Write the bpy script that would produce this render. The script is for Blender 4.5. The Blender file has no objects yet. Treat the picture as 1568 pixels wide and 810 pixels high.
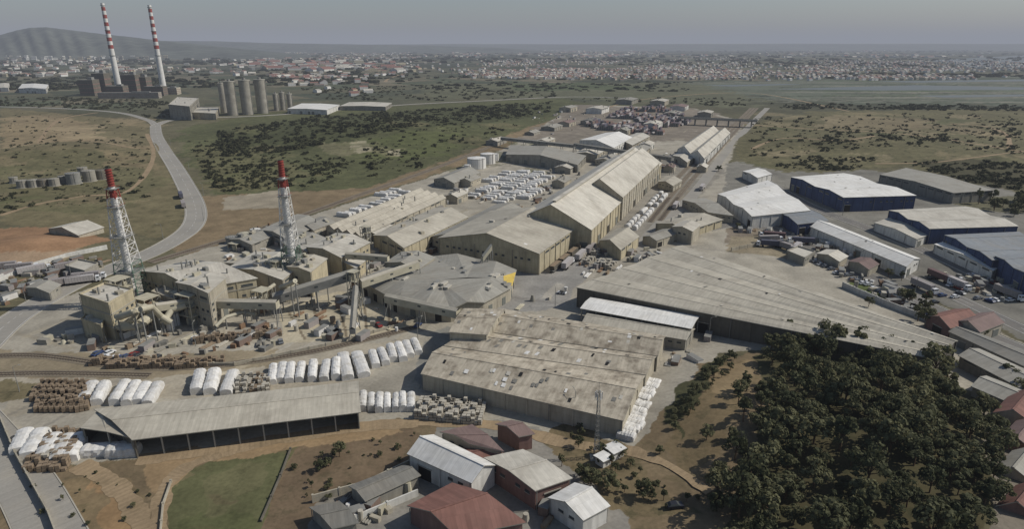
import bpy, math, random, numpy as np
from mathutils import Vector, Matrix
random.seed(7); np.random.seed(7)
# ---------------------------------------------------------------- survey helpers
H=106.0; F=980.0; PT=math.atan(337/980.0); CP=math.cos(PT); SP=math.sin(PT)
def P(u,v,z=0.0):
    x=(u-784)/F; y=-(v-405)/F
    d=Vector((x, y*SP+CP, y*CP-SP))
    t=(z-H)/min(d.z,-0.0012)
    return Vector((d.x*t, d.y*t, z))
def Zt(u,vb,vt):
    y=P(u,vb).y; r=(405-vt)/F
    return H+y*(r*CP-SP)/(CP+r*SP)
AX=Vector((0.396,0.918,0)); PX=Vector((-0.918,0.396,0))
def rect(A,B,w,z):
    a=P(A[0],A[1],z); b=P(B[0],B[1],z); d=(b-a).normalized(); p=Vector((-d.y,d.x,0))
    return [a+p*w,a,b,b+p*w]
def S(c,g=1.1):
    return tuple(min(1.0,g*(((x/255+.055)/1.055)**2.4)) for x in c)
BUMPS=[(P(1320,690),8,38,45),(P(600,200),9,160,120),(P(60,235),7,70,60),(P(40,385),6,30,22),(P(1350,225),6,120,90),(P(1090,640),2.5,14,22)]
def gz(x,y):
    z=0
    for c,a,rx,ry in BUMPS:
        z+=a*math.exp(-((x-c.x)/rx)**2-((y-c.y)/ry)**2)
    return z
# ---------------------------------------------------------------- materials
def newmat(name):
    m=bpy.data.materials.new(name); m.use_nodes=True
    nt=m.node_tree; b=nt.nodes['Principled BSDF']; return m,nt,b
def noise_fac(nt,coord,scale,amt,detail=4):
    mp=nt.nodes.new('ShaderNodeMapping'); mp.inputs['Scale'].default_value=scale
    nt.links.new(coord,mp.inputs['Vector'])
    n=nt.nodes.new('ShaderNodeTexNoise'); n.inputs['Scale'].default_value=1; n.inputs['Detail'].default_value=detail
    nt.links.new(mp.outputs[0],n.inputs['Vector'])
    r=nt.nodes.new('ShaderNodeMapRange'); r.inputs[1].default_value=.3; r.inputs[2].default_value=.7
    r.inputs[3].default_value=1-amt; r.inputs[4].default_value=1+amt
    nt.links.new(n.outputs['Fac'],r.inputs[0]); return r.outputs[0]
def mul(nt,a,b):
    m=nt.nodes.new('ShaderNodeMath'); m.operation='MULTIPLY'; nt.links.new(a,m.inputs[0])
    if isinstance(b,(int,float)): m.inputs[1].default_value=b
    else: nt.links.new(b,m.inputs[1])
    return m.outputs[0]
def surf(name,rgb,rough=.85,terms=(),stain=None,brick=None,objvar=0.0,metal=0.0,g=1.1):
    m,nt,b=newmat(name)
    geo=nt.nodes.new('ShaderNodeNewGeometry'); uvn=nt.nodes.new('ShaderNodeUVMap')
    oi=nt.nodes.new('ShaderNodeObjectInfo')
    co={'pos':geo.outputs['Position'],'uv':uvn.outputs[0]}
    fac=None
    for (c,sc,amt) in terms:
        f=noise_fac(nt,co[c],sc,amt,3); fac=f if fac is None else mul(nt,fac,f)
    if objvar:
        r=nt.nodes.new('ShaderNodeMapRange'); r.inputs[3].default_value=1-objvar; r.inputs[4].default_value=1+objvar
        nt.links.new(oi.outputs['Random'],r.inputs[0]); fac=r.outputs[0] if fac is None else mul(nt,fac,r.outputs[0])
    if brick:
        bw,bh,amt,mort=brick
        bt=nt.nodes.new('ShaderNodeTexBrick'); bt.offset=0.37
        bt.inputs['Scale'].default_value=1; bt.inputs['Brick Width'].default_value=bw; bt.inputs['Row Height'].default_value=bh
        bt.inputs['Color1'].default_value=(1-amt,)*3+(1,); bt.inputs['Color2'].default_value=(1+amt,)*3+(1,)
        bt.inputs['Mortar'].default_value=(mort,)*3+(1,); bt.inputs['Mortar Size'].default_value=.05
        nt.links.new(uvn.outputs[0],bt.inputs['Vector'])
        fac=bt.outputs['Color'] if fac is None else mul(nt,fac,bt.outputs['Color'])
    col=nt.nodes.new('ShaderNodeRGB'); col.outputs[0].default_value=S(rgb,g)+(1,)
    out=col.outputs[0]
    if stain:
        c2,sc,lo,hi,st=stain
        mp=nt.nodes.new('ShaderNodeMapping'); mp.inputs['Scale'].default_value=sc
        nt.links.new(geo.outputs['Position'],mp.inputs['Vector'])
        n=nt.nodes.new('ShaderNodeTexNoise'); n.inputs['Scale'].default_value=1; n.inputs['Detail'].default_value=5; n.inputs['Roughness'].default_value=.65
        nt.links.new(mp.outputs[0],n.inputs['Vector'])
        r=nt.nodes.new('ShaderNodeMapRange'); r.inputs[1].default_value=lo; r.inputs[2].default_value=hi; r.inputs[4].default_value=st
        nt.links.new(n.outputs['Fac'],r.inputs[0])
        mx=nt.nodes.new('ShaderNodeMixRGB'); nt.links.new(r.outputs[0],mx.inputs[0]); nt.links.new(out,mx.inputs[1]); mx.inputs[2].default_value=S(c2,g)+(1,)
        out=mx.outputs[0]
    if fac is not None:
        v=nt.nodes.new('ShaderNodeVectorMath'); v.operation='SCALE'; nt.links.new(out,v.inputs[0]); nt.links.new(fac,v.inputs['Scale']); out=v.outputs[0]
    nt.links.new(out,b.inputs['Base Color'])
    b.inputs['Roughness'].default_value=rough; b.inputs['Metallic'].default_value=metal
    b.inputs['Specular IOR Level'].default_value=.2
    return m
def roofm(name,rgb,st=(124,117,104),amt=.5,br=.05,ss=.09):
    return surf(name,rgb,.8,[('pos',(.04,.04,.04),.08),('uv',(1.1,.06,1),.11),('pos',(.6,.6,.6),.06)],
      stain=(st,(ss,ss,ss),.45,.7,amt),brick=(1.1,7.3,br,.88),objvar=.07)
def wallm(name,rgb,st=(108,102,90),amt=.5):
    return surf(name,rgb,.9,[('pos',(.12,.12,.12),.12),('uv',(.9,.12,1),.14)],stain=(st,(.25,.25,.08),.5,.75,amt),brick=(5.2,2.6,.04,.85),objvar=.06)
M={}
M['r_beige']=roofm('roof_beige_sheet',(163,157,142)); M['r_grey']=roofm('roof_grey_fibre_cement',(141,138,128))
M['r_light']=roofm('roof_light_sheet',(176,171,158)); M['r_white']=roofm('roof_white_sheet',(200,198,191),(166,160,147),.4)
M['r_dark']=roofm('roof_dark_sheet',(112,110,103)); M['r_old']=roofm('roof_weathered_concrete',(166,157,139),(98,88,74),.85,.08,.22)
M['r_blue']=roofm('roof_bluegrey_sheet',(122,126,128)); M['r_terra']=roofm('roof_terracotta_tile',(118,86,76),(96,76,68),.5,.1)
M['r_maroon']=roofm('roof_maroon_sheet',(116,98,92),(94,80,74),.5)
M['w_yellow']=wallm('wall_ochre_render',(166,156,130)); M['w_beige']=wallm('wall_beige_render',(156,149,132)); M['w_grey']=wallm('wall_concrete',(136,132,121))
M['w_white']=wallm('wall_white_panel',(190,188,180),(150,144,132),.35); M['w_blue']=wallm('wall_blue_panel',(60,72,100),(56,62,80),.4)
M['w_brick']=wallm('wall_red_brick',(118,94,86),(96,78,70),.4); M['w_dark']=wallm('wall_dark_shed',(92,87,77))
M['dark']=surf('dark_opening',(34,33,31),.6); M['glass']=surf('window_glass',(66,70,70),.25,[('pos',(.3,.3,.3),.3)])
M['door']=surf('roller_door_steel',(104,106,100),.6,[('uv',(1,4,1),.1)])
M['frame']=surf('frame_concrete',(148,144,132),.8)
M['steel']=surf('steel_grey',(122,121,115),.6,[('pos',(.3,.3,.3),.15)]); M['steel_green']=surf('steel_green',(86,108,92),.6,[('pos',(.3,.3,.3),.15)])
M['white']=surf('white_paint',(196,194,188),.6,[('pos',(.2,.2,.2),.08)],stain=((140,128,110),(.3,.3,.05),.5,.75,.4)); M['red']=surf('red_paint',(132,62,54),.6,[('pos',(.2,.2,.2),.1)])
M['rust']=surf('rust_dust',(116,94,74),.9,[('pos',(.4,.4,.4),.2)]); M['duct']=surf('duct_beige_steel',(164,158,138),.6,[('pos',(.3,.3,.3),.15)])
M['tarp']=surf('white_tarpaulin',(194,192,186),.7,[('pos',(.5,.5,.5),.08),('pos',(2.5,2.5,2.5),.07)],stain=((150,142,124),(.35,.35,.35),.48,.78,.7),objvar=.1)
M['pallet']=surf('pallet_bag_brown',(124,109,90),.9,[('pos',(.8,.8,.8),.18)]); M['pallet2']=surf('pallet_bag_pale',(160,154,140),.9,[('pos',(.8,.8,.8),.15)])
M['asphalt']=surf('asphalt_worn',(136,132,123),.9,[('pos',(.05,.05,.05),.08),('uv',(.05,1.2,1),.09),('pos',(1.5,1.5,1.5),.06)],stain=((150,143,128),(.08,.08,.08),.5,.75,.5))
M['asphalt_d']=surf('asphalt_dark',(104,101,96),.9,[('pos',(.05,.05,.05),.1),('pos',(1.5,1.5,1.5),.08)],stain=((126,120,108),(.08,.08,.08),.45,.75,.6))
M['dirt']=surf('dirt_track_soil',(138,120,94),.95,[('pos',(.1,.1,.1),.12),('uv',(.05,1.1,1),.14),('pos',(1.2,1.2,1.2),.1)],stain=((108,94,70),(.12,.12,.12),.5,.75,.7))
M['ballast']=surf('rail_ballast',(112,103,88),.95,[('pos',(.15,.15,.15),.15),('pos',(2,2,2),.15)]); M['line']=surf('road_marking',(186,184,176),.7,[('pos',(.6,.6,.6),.2)])
M['kerb']=surf('kerb_concrete',(156,151,138),.9); M['rail']=surf('rail_steel',(96,84,74),.5); M['sleeper']=surf('sleeper',(86,78,67),.9)
M['tyre']=surf('tyre',(25,25,25),.9); M['yellow']=surf('yellow_panel',(178,154,76),.8,[('pos',(.4,.4,.4),.15)])
for n,c in dict(c_maroon=(98,78,76),c_plum=(96,86,90),c_grey=(136,130,126),c_navy=(80,80,90),c_brown=(112,96,86),c_orange=(120,94,82),c_white=(160,155,151)).items():
    M[n]=surf(n.replace('c_','container_'),c,.7,[('uv',(3,.2,1),.1)])
for n,c in dict(car_white=(205,205,203),car_grey=(110,112,115),car_red=(120,40,36),car_dark=(42,43,48),car_blue=(56,70,104)).items():
    M[n]=surf(n+'_paint',c,.3)
# ---------------------------------------------------------------- mesh builder
class MB:
    def __init__(s): s.v=[]; s.f=[]; s.m=[]; s.uv=[]; s.mats=[]
    def mi(s,k):
        if k not in s.mats: s.mats.append(k)
        return s.mats.index(k)
    def add(s,pts,mat):
        i=len(s.v); s.v+= [tuple(p) for p in pts]; s.f.append(tuple(range(i,i+len(pts)))); s.m.append(s.mi(mat))
        p0=Vector(pts[0]); e=(Vector(pts[1])-p0)
        if e.length<1e-6: e=Vector((1,0,0))
        e=e.normalized(); n=(Vector(pts[1])-p0).cross(Vector(pts[2])-p0)
        w=n.normalized().cross(e) if n.length>1e-9 else Vector((0,0,1))
        for p in pts:
            d=Vector(p)-p0; s.uv.append((d.dot(e)+p0.x*.37,d.dot(w)+p0.y*.21))
    def obox(s,c,d,sx,sy,h,mat,top=None):
        c=Vector(c); d=Vector((d[0],d[1],0)).normalized(); p=Vector((-d.y,d.x,0))
        b=[c-d*sx/2-p*sy/2,c+d*sx/2-p*sy/2,c+d*sx/2+p*sy/2,c-d*sx/2+p*sy/2]; z=Vector((0,0,h)); t=[q+z for q in b]
        for i in range(4):
            j=(i+1)%4; s.add([b[i],b[j],t[j],t[i]],mat)
        s.add(t,top or mat); s.add(b[::-1],mat)
    def cyl(s,c,r0,r1,h,n,mat,cap=True,top=None):
        c=Vector(c); lo=[];hi=[]
        for i in range(n):
            a=2*math.pi*i/n; q=Vector((math.cos(a),math.sin(a),0)); lo.append(c+q*r0); hi.append(c+q*r1+Vector((0,0,h)))
        for i in range(n):
            j=(i+1)%n; s.add([lo[i],lo[j],hi[j],hi[i]],mat)
        if cap: s.add(hi,top or mat)
    def tube(s,a,b,r,mat,n=5,r2=None):
        a=Vector(a);b=Vector(b); d=(b-a)
        if d.length<1e-6: return
        d.normalize(); u=d.orthogonal().normalized(); w=d.cross(u); r2=r if r2 is None else r2
        A=[a+(u*math.cos(2*math.pi*i/n)+w*math.sin(2*math.pi*i/n))*r for i in range(n)]
        B=[b+(u*math.cos(2*math.pi*i/n)+w*math.sin(2*math.pi*i/n))*r2 for i in range(n)]
        for i in range(n):
            j=(i+1)%n; s.add([A[i],A[j],B[j],B[i]],mat)
        s.add(A[::-1],mat); s.add(B,mat)
    def data(s,name,org=Vector((0,0,0)),smooth=False):
        me=bpy.data.meshes.new(name)
        me.from_pydata([(x-org.x,y-org.y,z-org.z) for x,y,z in s.v],[],s.f)
        for k in s.mats: me.materials.append(M[k])
        me.polygons.foreach_set('material_index',s.m)
        uvl=me.uv_layers.new(name='UVMap'); uvl.data.foreach_set('uv',np.array(s.uv,dtype=np.float32).ravel())
        if smooth: me.polygons.foreach_set('use_smooth',[True]*len(s.f))
        me.update(); return me
    def obj(s,name,org=Vector((0,0,0)),parent=None,smooth=False):
        if not s.f: return None
        return link(name,s.data(name,org,smooth),Vector((0,0,0)) if parent else org,parent)
def link(name,me,loc=Vector((0,0,0)),parent=None,rz=0,sc=(1,1,1)):
    o=bpy.data.objects.new(name,me); bpy.context.scene.collection.objects.link(o)
    o.location=loc; o.rotation_euler=(0,0,rz); o.scale=sc
    if parent: o.parent=parent
    return o
def empty(name,loc):
    o=bpy.data.objects.new(name,None); bpy.context.scene.collection.objects.link(o); o.location=loc; o.empty_display_size=1; return o
Zv=Vector((0,0,1))
# ---------------------------------------------------------------- buildings
def building(name,q,eave,ridge,roof='r_beige',wall='w_beige',n=1,oh=.5,open_sides=(),win=.5,doors=1,vent=False,sky=0,clutter=0):
    q=[(P(p[0],p[1],eave) if not isinstance(p,Vector) else Vector((p.x,p.y,eave))) for p in q]
    c=sum(q,Vector())/4; org=Vector((c.x,c.y,0)); E=empty(name,org)
    w=MB(); op=MB(); wd=MB(); hh=ridge-eave
    for i in range(4):
        a,b=q[i],q[(i+1)%4]; L=(b-a).length; d=(b-a).normalized(); nrm=Vector((d.y,-d.x,0))
        if nrm.dot((a+b)/2-c)<0: nrm=-nrm
        a0=Vector((a.x,a.y,-.3)); b0=Vector((b.x,b.y,-.3))
        if i in open_sides:
            k=max(2,int(L/6))
            for j in range(k+1):
                p=a.lerp(b,j/k)-nrm*.3; w.obox(Vector((p.x,p.y,-.3)),d,.35,.35,eave+.2,'frame')
        else:
            w.add([a0,b0,b-Zv*.05,a-Zv*.05],wall)
            if L>9 and nrm.y<.75:
                k=max(1,int(L/7)); strip=random.random()<win; high=random.random()<.5
                for j in range(k):
                    t=(j+.5)/k; p=a.lerp(b,t); r=random.random()
                    base=Vector((p.x,p.y,0))+nrm*.04
                    if doors and eave>4 and r<.16*doors:
                        dh=min(4.6,eave*.62); op.obox(base,d,4.2,.16,dh,random.choice(['door','door','dark'])); op.obox(base+Zv*dh,d,4.8,.3,.3,'frame')
                    elif strip and eave>3.5 and r<.9:
                        lv=[.78 if high else .6]+([.45,.2] if eave>12 else [])
                        for f_ in lv:
                            zz=eave*f_; hw=min(1.0,eave*.12)
                            if high and f_>.5: wd.obox(base+Zv*zz,d,4.6,.12,hw,'glass'); wd.obox(base+Zv*(zz-.16),d,5,.26,.13,'frame')
                            else:
                                for s_ in (-1.6,1.6):
                                    if random.random()<.8: wd.obox(base+d*s_+Zv*zz,d,1.5,.12,hw,'glass'); wd.obox(base+d*s_+Zv*(zz-.16),d,1.8,.26,.13,'frame')
                    if L>20: w.obox(Vector((a.lerp(b,j/k).x,a.lerp(b,j/k).y,0))+nrm*.1,d,.4,.3,eave-.3,wall)
                for j in range(0,k,3):
                    p=a.lerp(b,(j+.02)/k)+nrm*.35; w.obox(Vector((p.x,p.y,0)),d,.16,.16,eave-.4,'steel')
                if eave>12:
                    m_=(a+b)/2
                    for f_ in (.35,.7): w.obox(Vector((m_.x,m_.y,eave*f_))+nrm*.08,d,L,.25,.4,'frame')
    rf=MB()
    s0=(q[1]-q[0]).normalized(); s1=(q[2]-q[3]).normalized(); r0=(q[3]-q[0]).normalized(); r1=(q[2]-q[1]).normalized()
    Q=[q[0]-s0*oh-r0*oh,q[1]+s0*oh-r1*oh,q[2]+s1*oh+r1*oh,q[3]-s1*oh+r0*oh]
    if hh<.05:
        rf.add([p+Zv*.02 for p in q],roof)
        for i in range(4):
            a,b=q[i],q[(i+1)%4]; m_=(a+b)/2; rf.obox(Vector((m_.x,m_.y,eave-.05)),(b-a),(b-a).length+.3,.35,.75,wall)
    else:
        for i in range(n):
            a,m_,b=i/n,(i+.5)/n,(i+1)/n
            La,Lm,Lb=[Q[0].lerp(Q[1],t) for t in (a,m_,b)]; Ra,Rm,Rb=[Q[3].lerp(Q[2],t) for t in (a,m_,b)]
            up=Zv*hh; z0=Zv*.03; th=Zv*.22
            rf.add([La+z0,Ra+z0,Rm+up,Lm+up],roof); rf.add([Rb+z0,Lb+z0,Lm+up,Rm+up],roof)
            rf.add([La-th,Ra-th,Rm+up-th,Lm+up-th],'frame'); rf.add([Rb-th,Lb-th,Lm+up-th,Rm+up-th],'frame')
            for (x,y) in ((La,Lm+up),(Lm+up,Lb),(Ra,Rm+up),(Rm+up,Rb)): rf.add([x-th,y-th,y+z0,x+z0],'frame')
            if i==0: rf.add([La-th,Ra-th,Ra+z0,La+z0],'frame')
            if i==n-1: rf.add([Lb-th,Rb-th,Rb+z0,Lb+z0],'frame')
            la,lm,lb=[q[0].lerp(q[1],t) for t in (a,m_,b)]; ra,rm,rb=[q[3].lerp(q[2],t) for t in (a,m_,b)]
            k=hh*.985
            if 0 not in open_sides: w.add([la-Zv*.1,lb-Zv*.1,lm+Zv*(k-.05)],wall)
            if 2 not in open_sides: w.add([ra-Zv*.1,rb-Zv*.1,rm+Zv*(k-.05)],wall)
            if vent:
                d=(Rm-Lm); mm=(Lm+Rm)/2+up; rf.obox(mm-Zv*.15,d,d.length*.94,1.8,1.0,'frame'); rf.obox(mm+Zv*.85,d,d.length*.95,2.5,.15,roof)
            elif hh>.8:
                d=(Rm-Lm); mm=(Lm+Rm)/2+up; rf.obox(mm-Zv*.05,d,d.length,.5,.14,roof)
            for _ in range(sky):
                t=random.uniform(.05,.95); s_=random.uniform(.15,.85); side=random.random()<.5
                A=La if side else Lb; B=Ra if side else Rb
                p=A.lerp(B,t).lerp(Lm.lerp(Rm,t)+up,s_); e=(B-A).normalized(); sl=((Lm.lerp(Rm,t)+up)-A.lerp(B,t)).normalized()
                nn=e.cross(sl); nn=nn if nn.z>0 else -nn; p=p+nn*.1
                ww=random.uniform(.7,1.5); rf.add([p,p+e*ww,p+e*ww+sl*1.8,p+sl*1.8],random.choice(['r_light','dark','r_white','r_dark','r_dark']))
    for _ in range(clutter):
        t,s_=random.uniform(.12,.88),random.uniform(.12,.88); p=q[0].lerp(q[1],t).lerp(q[3].lerp(q[2],t),s_)
        zz=eave+hh*(1-abs(2*((t*n)%1)-1))-.2; r=random.random(); p=Vector((p.x,p.y,zz))
        if r<.4: rf.obox(p,s0,random.uniform(1,3),random.uniform(1,2.5),random.uniform(.8,2),random.choice(['steel','w_beige','duct','r_light']))
        elif r<.8: rf.cyl(p,.35,.35,random.uniform(1.2,3.5),8,'steel')
        else: rf.cyl(p,.9,.9,random.uniform(1,2),10,'duct')
    w.obj('walls',org,E); rf.obj('roof',org,E); op.obj('doors',org,E); wd.obj('windows',org,E)
    return E
building('long_fertilizer_storage_hall',rect((905,352),(1013,250),46,12),12,24,'r_light','w_yellow',vent=True,sky=6,win=0)
building('raised_storage_hall',rect((953,302),(1010,248),30,15),15,25.7,'r_light','w_beige',win=0)
building('gabled_storage_hall',[(672,364),(825,388),(887,345),(752,323)],11,17.5,'r_beige','w_yellow',sky=4,clutter=3,win=1,doors=.5)
building('storage_hall_annex',[(662,362),(704,370),(806,322),(762,312)],8,11,'r_grey','w_beige')
building('bagging_warehouse',[(572,360),(618,379),(716,332),(666,318)],9,12,'r_beige','w_yellow',clutter=8)
building('workshop_shed',[(500,348),(552,362),(682,303),(640,290)],6,8,'r_beige','w_beige',n=4,clutter=8)
building('process_building',[(470,378),(522,394),(566,371),(514,357)],10,12,'r_light','w_yellow',clutter=10)
building('low_workshop',[(398,352),(440,366),(492,342),(455,328)],6,8,'r_grey','w_grey',clutter=5)
building('compressor_house',[(462,345),(480,352),(512,340),(490,332)],6,7.5,'r_grey','w_beige',clutter=3)
building('arched_store',[(665,274),(695,280),(735,264),(708,257)],5,8,'r_grey','w_grey')
building('bulk_store',[(775,236),(884,252),(897,238),(782,222)],7,11,'r_grey','w_grey')
building('white_roof_depot',[(888,214),(940,226),(968,210),(928,203)],8,12,'r_white','w_white')
building('depot_shed',[(945,216),(968,222),(995,208),(975,203)],6,8,'r_light','w_beige')
building('rail_depot',[(1038,228),(1078,242),(1118,203),(1084,197)],8,13,'r_light','w_white',n=2)
building('rail_depot_annex',[(1030,238),(1052,248),(1075,232),(1050,225)],5,7,'r_light','w_beige')
for u,v,w_,e,rf_,wl_ in [(905,242,22,7,'r_light','w_beige'),(930,250,16,5,'r_grey','w_beige'),(868,262,14,5,'r_light','w_grey'),(845,200,18,6,'r_grey','w_grey'),(868,193,16,6,'r_maroon','w_beige'),(1000,196,20,7,'r_light','w_white'),(1030,178,22,6,'r_grey','w_grey'),(760,222,14,6,'r_light','w_grey'),(720,283,10,5,'r_grey','w_beige'),(980,236,16,6,'r_grey','w_beige'),(700,308,9,5,'r_light','w_beige'),(860,285,10,5,'r_grey','w_beige'),(842,250,12,5,'r_maroon','w_beige'),(990,228,12,6,'r_light','w_white'),(905,190,20,6,'r_dark','w_grey'),(1075,262,8,4.5,'r_light','w_beige'),(1025,262,8,4.5,'r_maroon','w_beige'),(915,172,26,8,'r_light','w_white'),(960,158,30,8,'r_grey','w_grey'),(1010,160,26,8,'r_light','w_beige'),(870,170,20,7,'r_grey','w_beige'),(1040,168,24,7,'r_maroon','w_white'),(955,205,14,6,'r_grey','w_beige'),(835,222,14,6,'r_light','w_beige'),(815,208,12,5,'r_grey','w_grey'),(1080,178,20,7,'r_light','w_grey')]:
    p=P(u,v); q=[p-AX*w_*.9-PX*-w_*.5,p-AX*w_*.9-PX*w_*.5,p+AX*w_*.9-PX*w_*.5,p+AX*w_*.9+PX*w_*.5]
    building('yard_store',q,e,e+2,rf_,wl_,clutter=2)
building('gatehouse_store',[(918,368),(950,382),(978,362),(945,350)],6,9,'r_beige','w_yellow')
building('canteen_building',[(1005,342),(1056,352),(1106,336),(1050,326)],5,7,'r_beige','w_yellow',clutter=4)
building('maintenance_shed',[(1046,306),(1085,325),(1122,330),(1078,303)],5,7,'r_grey','w_beige')
building('small_store',[(1008,278),(1030,284),(1044,276),(1020,270)],5,7,'r_beige','w_beige')
building('small_store',[(1030,347),(1060,354),(1072,344),(1046,338)],8,9.5,'r_light','w_beige')
building('small_store',[(985,362),(1005,368),(1040,356),(1015,351)],4.5,6,'r_grey','w_beige')
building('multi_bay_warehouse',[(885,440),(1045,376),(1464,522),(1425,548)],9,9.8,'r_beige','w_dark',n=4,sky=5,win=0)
building('loading_canopy',[(905,456),(890,472),(1058,503),(1070,484)],7,7.6,'r_white','w_grey',open_sides=(0,1,2,3),oh=.4)
building('lean_to_store',[(905,478),(893,494),(1050,520),(1062,504)],5,6.2,'r_beige','w_grey')
building('weathered_warehouse',[(647,572),(680,531),(986,575),(953,643)],6,8.6,'r_old','w_beige',sky=34,doors=.5,win=0)
building('weathered_warehouse',[(683,529),(738,507),(1004,545),(988,573)],6.4,8.2,'r_old','w_beige',sky=30,win=0)
building('weathered_warehouse',[(740,506),(772,474),(1017,515),(1006,544)],7,9.2,'r_old','w_beige',sky=30,win=0)
building('raised_warehouse_bay',[(690,508),(712,473),(772,474),(745,512)],10,11.3,'r_old','w_beige',sky=8,win=0)
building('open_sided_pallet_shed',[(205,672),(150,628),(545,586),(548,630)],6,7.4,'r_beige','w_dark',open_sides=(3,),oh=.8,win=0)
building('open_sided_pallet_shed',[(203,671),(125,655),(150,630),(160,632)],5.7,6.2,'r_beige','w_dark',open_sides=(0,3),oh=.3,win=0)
building('granulation_building',[(122,452),(166,466),(203,444),(160,435)],15,15,'r_light','w_yellow',clutter=6,doors=.4,win=.7)
building('granulation_annex',[(125,490),(155,500),(165,480),(135,478)],7,7,'r_light','w_yellow',clutter=2)
building('acid_plant_building',[(215,415),(300,442),(392,426),(290,399)],13,16,'r_light','w_yellow',clutter=16,win=1,doors=.5)
building('acid_plant_building',[(270,432),(318,448),(345,425),(300,415)],16,17,'r_light','w_beige',clutter=8,win=1)
building('acid_plant_annex',[(232,448),(268,460),(285,446),(250,438)],9,9,'r_beige','w_beige',clutter=6,win=1)
building('control_building',[(350,410),(432,428),(470,398),(390,386)],10,12,'r_light','w_beige',clutter=14)
building('substation_building',[(345,402),(385,410),(410,394),(372,388)],8,9,'r_beige','w_beige',clutter=5)
building('control_building',[(432,372),(470,385),(500,365),(458,355)],8,9.5,'r_grey','w_beige',clutter=8)
building('filter_building',[(590,402),(640,412),(665,394),(615,386)],9,11,'r_grey','w_beige',clutter=5)
building('transfer_house',[(440,408),(475,416),(500,396),(462,390)],12,13,'r_beige','w_yellow',clutter=8)
building('pump_house',[(505,398),(545,410),(560,398),(520,388)],6,7.5,'r_light','w_yellow',clutter=4)
building('low_workshop',[(352,366),(385,374),(420,360),(392,352)],5,6.5,'r_grey','w_grey',clutter=6)
building('low_workshop',[(545,352),(575,358),(600,345),(572,340)],5,6.5,'r_light','w_beige',clutter=4)
building('site_office',[(100,408),(130,416),(150,404),(120,398)],4,4,'r_light','w_grey')
building('site_office',[(40,440),(75,448),(92,436),(60,430)],4,5.2,'r_grey','w_grey')
building('vaulted_store',[(75,350),(120,360),(158,348),(112,341)],3.5,6.5,'r_light','w_beige',win=0)
building('white_roof_warehouse',[(1100,297),(1152,331),(1240,322),(1175,276)],8,9.5,'r_white','w_white',n=2,sky=5)
building('blue_warehouse',[(1212,271),(1292,302),(1402,299),(1292,265)],10,11.5,'r_white','w_blue',n=2,sky=4)
building('grey_warehouse',[(1348,267),(1460,295),(1520,291),(1388,257)],8,9.5,'r_grey','w_grey',win=1)
building('blue_roof_warehouse',[(1195,326),(1222,343),(1268,338),(1240,321)],7,8.2,'r_blue','w_blue')
building('long_white_warehouse',[(1242,347),(1262,338),(1408,396),(1388,408)],6,8,'r_white','w_white',sky=4)
building('logistics_warehouse',[(1362,322),(1424,350),(1558,346),(1478,316)],9,10.5,'r_light','w_blue',n=2)
building('factory_unit',[(1340,341),(1404,366),(1424,358),(1360,334)],5,6.2,'r_light','w_white')
building('dark_roof_factory',[(1448,360),(1520,398),(1600,396),(1560,355)],9,10.2,'r_blue','w_blue',n=2)
building('factory_unit',[(1432,374),(1520,414),(1540,404),(1455,368)],5,6.4,'r_white','w_white')
building('dark_roof_factory',[(1525,392),(1585,430),(1660,420),(1600,385)],10,11,'r_blue','w_blue',n=2)
building('factory_unit',[(1138,262),(1160,272),(1182,266),(1160,257)],6,7,'r_white','w_white')
building('small_office',[(1252,388),(1285,400),(1298,392),(1266,382)],4,5.5,'r_light','w_beige')
building('small_office',[(1300,400),(1330,412),(1345,404),(1318,394)],4,5.5,'r_maroon','w_beige')
building('small_office',[(1205,385),(1232,396),(1248,386),(1222,378)],4,4,'r_light','w_grey')
building('terracotta_house',[(1420,484),(1455,502),(1500,490),(1462,474)],5,7.5,'r_terra','w_brick')
building('terracotta_house',[(1462,492),(1500,508),(1536,494),(1500,480)],5,7.5,'r_maroon','w_beige')
building('row_of_garages',[(1455,508),(1475,502),(1590,545),(1568,560)],4.5,5.6,'r_dark','w_grey')
building('row_of_garages',[(1470,545),(1500,535),(1600,580),(1575,600)],4.5,6,'r_grey','w_grey')
building('row_of_garages',[(1490,592),(1512,577),(1610,615),(1590,635)],4.5,6,'r_grey','w_beige')
for i,(a,b) in enumerate([(1524,632),(1530,676),(1524,722),(1530,775)]):
    building('terracotta_house',[(a,b),(a+50,b+12),(a+75,b-22),(a+28,b-30)],5,7.5,['r_terra','r_maroon','r_grey','r_terra'][i],'w_brick' if i%2 else 'w_beige')
building('cement_depot',[(440,166),(500,168),(520,160),(462,158)],8,9,'r_white','w_white')
building('cement_depot',[(520,162),(590,163),(600,157),(535,156)],7,8,'r_light','w_grey')
building('cement_mill_building',[(258,160),(290,163),(304,150),(272,148)],20,20,'r_light','w_grey',clutter=4)
building('cement_mill_building',[(290,172),(330,174),(336,164),(300,163)],9,9,'r_light','w_beige',clutter=3)
building('white_hangar',[(28,135),(70,136),(74,129),(34,128)],10,12,'r_white','w_white')
building('white_hangar',[(0,134),(12,134),(14,127),(0,127)],9,10,'r_light','w_white')
building('white_gable_warehouse',[(627,695),(664,668),(757,713),(722,738)],6,8.5,'r_white','w_white')
building('brick_unit',[(745,702),(820,750),(872,732),(800,690)],6,7,'r_light','w_brick')
building('white_gable_store',[(843,763),(893,795),(930,775),(880,742)],5,7,'r_white','w_white')
building('terracotta_workshop',[(628,775),(700,820),(800,800),(692,742)],5,7.5,'r_terra','w_brick')
building('maroon_roof_unit',[(678,662),(720,680),(768,690),(722,652)],6,7,'r_maroon','w_beige')
building('maroon_roof_unit',[(762,650),(795,668),(815,664),(782,645)],5,6.4,'r_maroon','w_brick')
building('maroon_roof_unit',[(690,690),(730,708),(775,700),(740,682)],4,5,'r_terra','w_brick')
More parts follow.
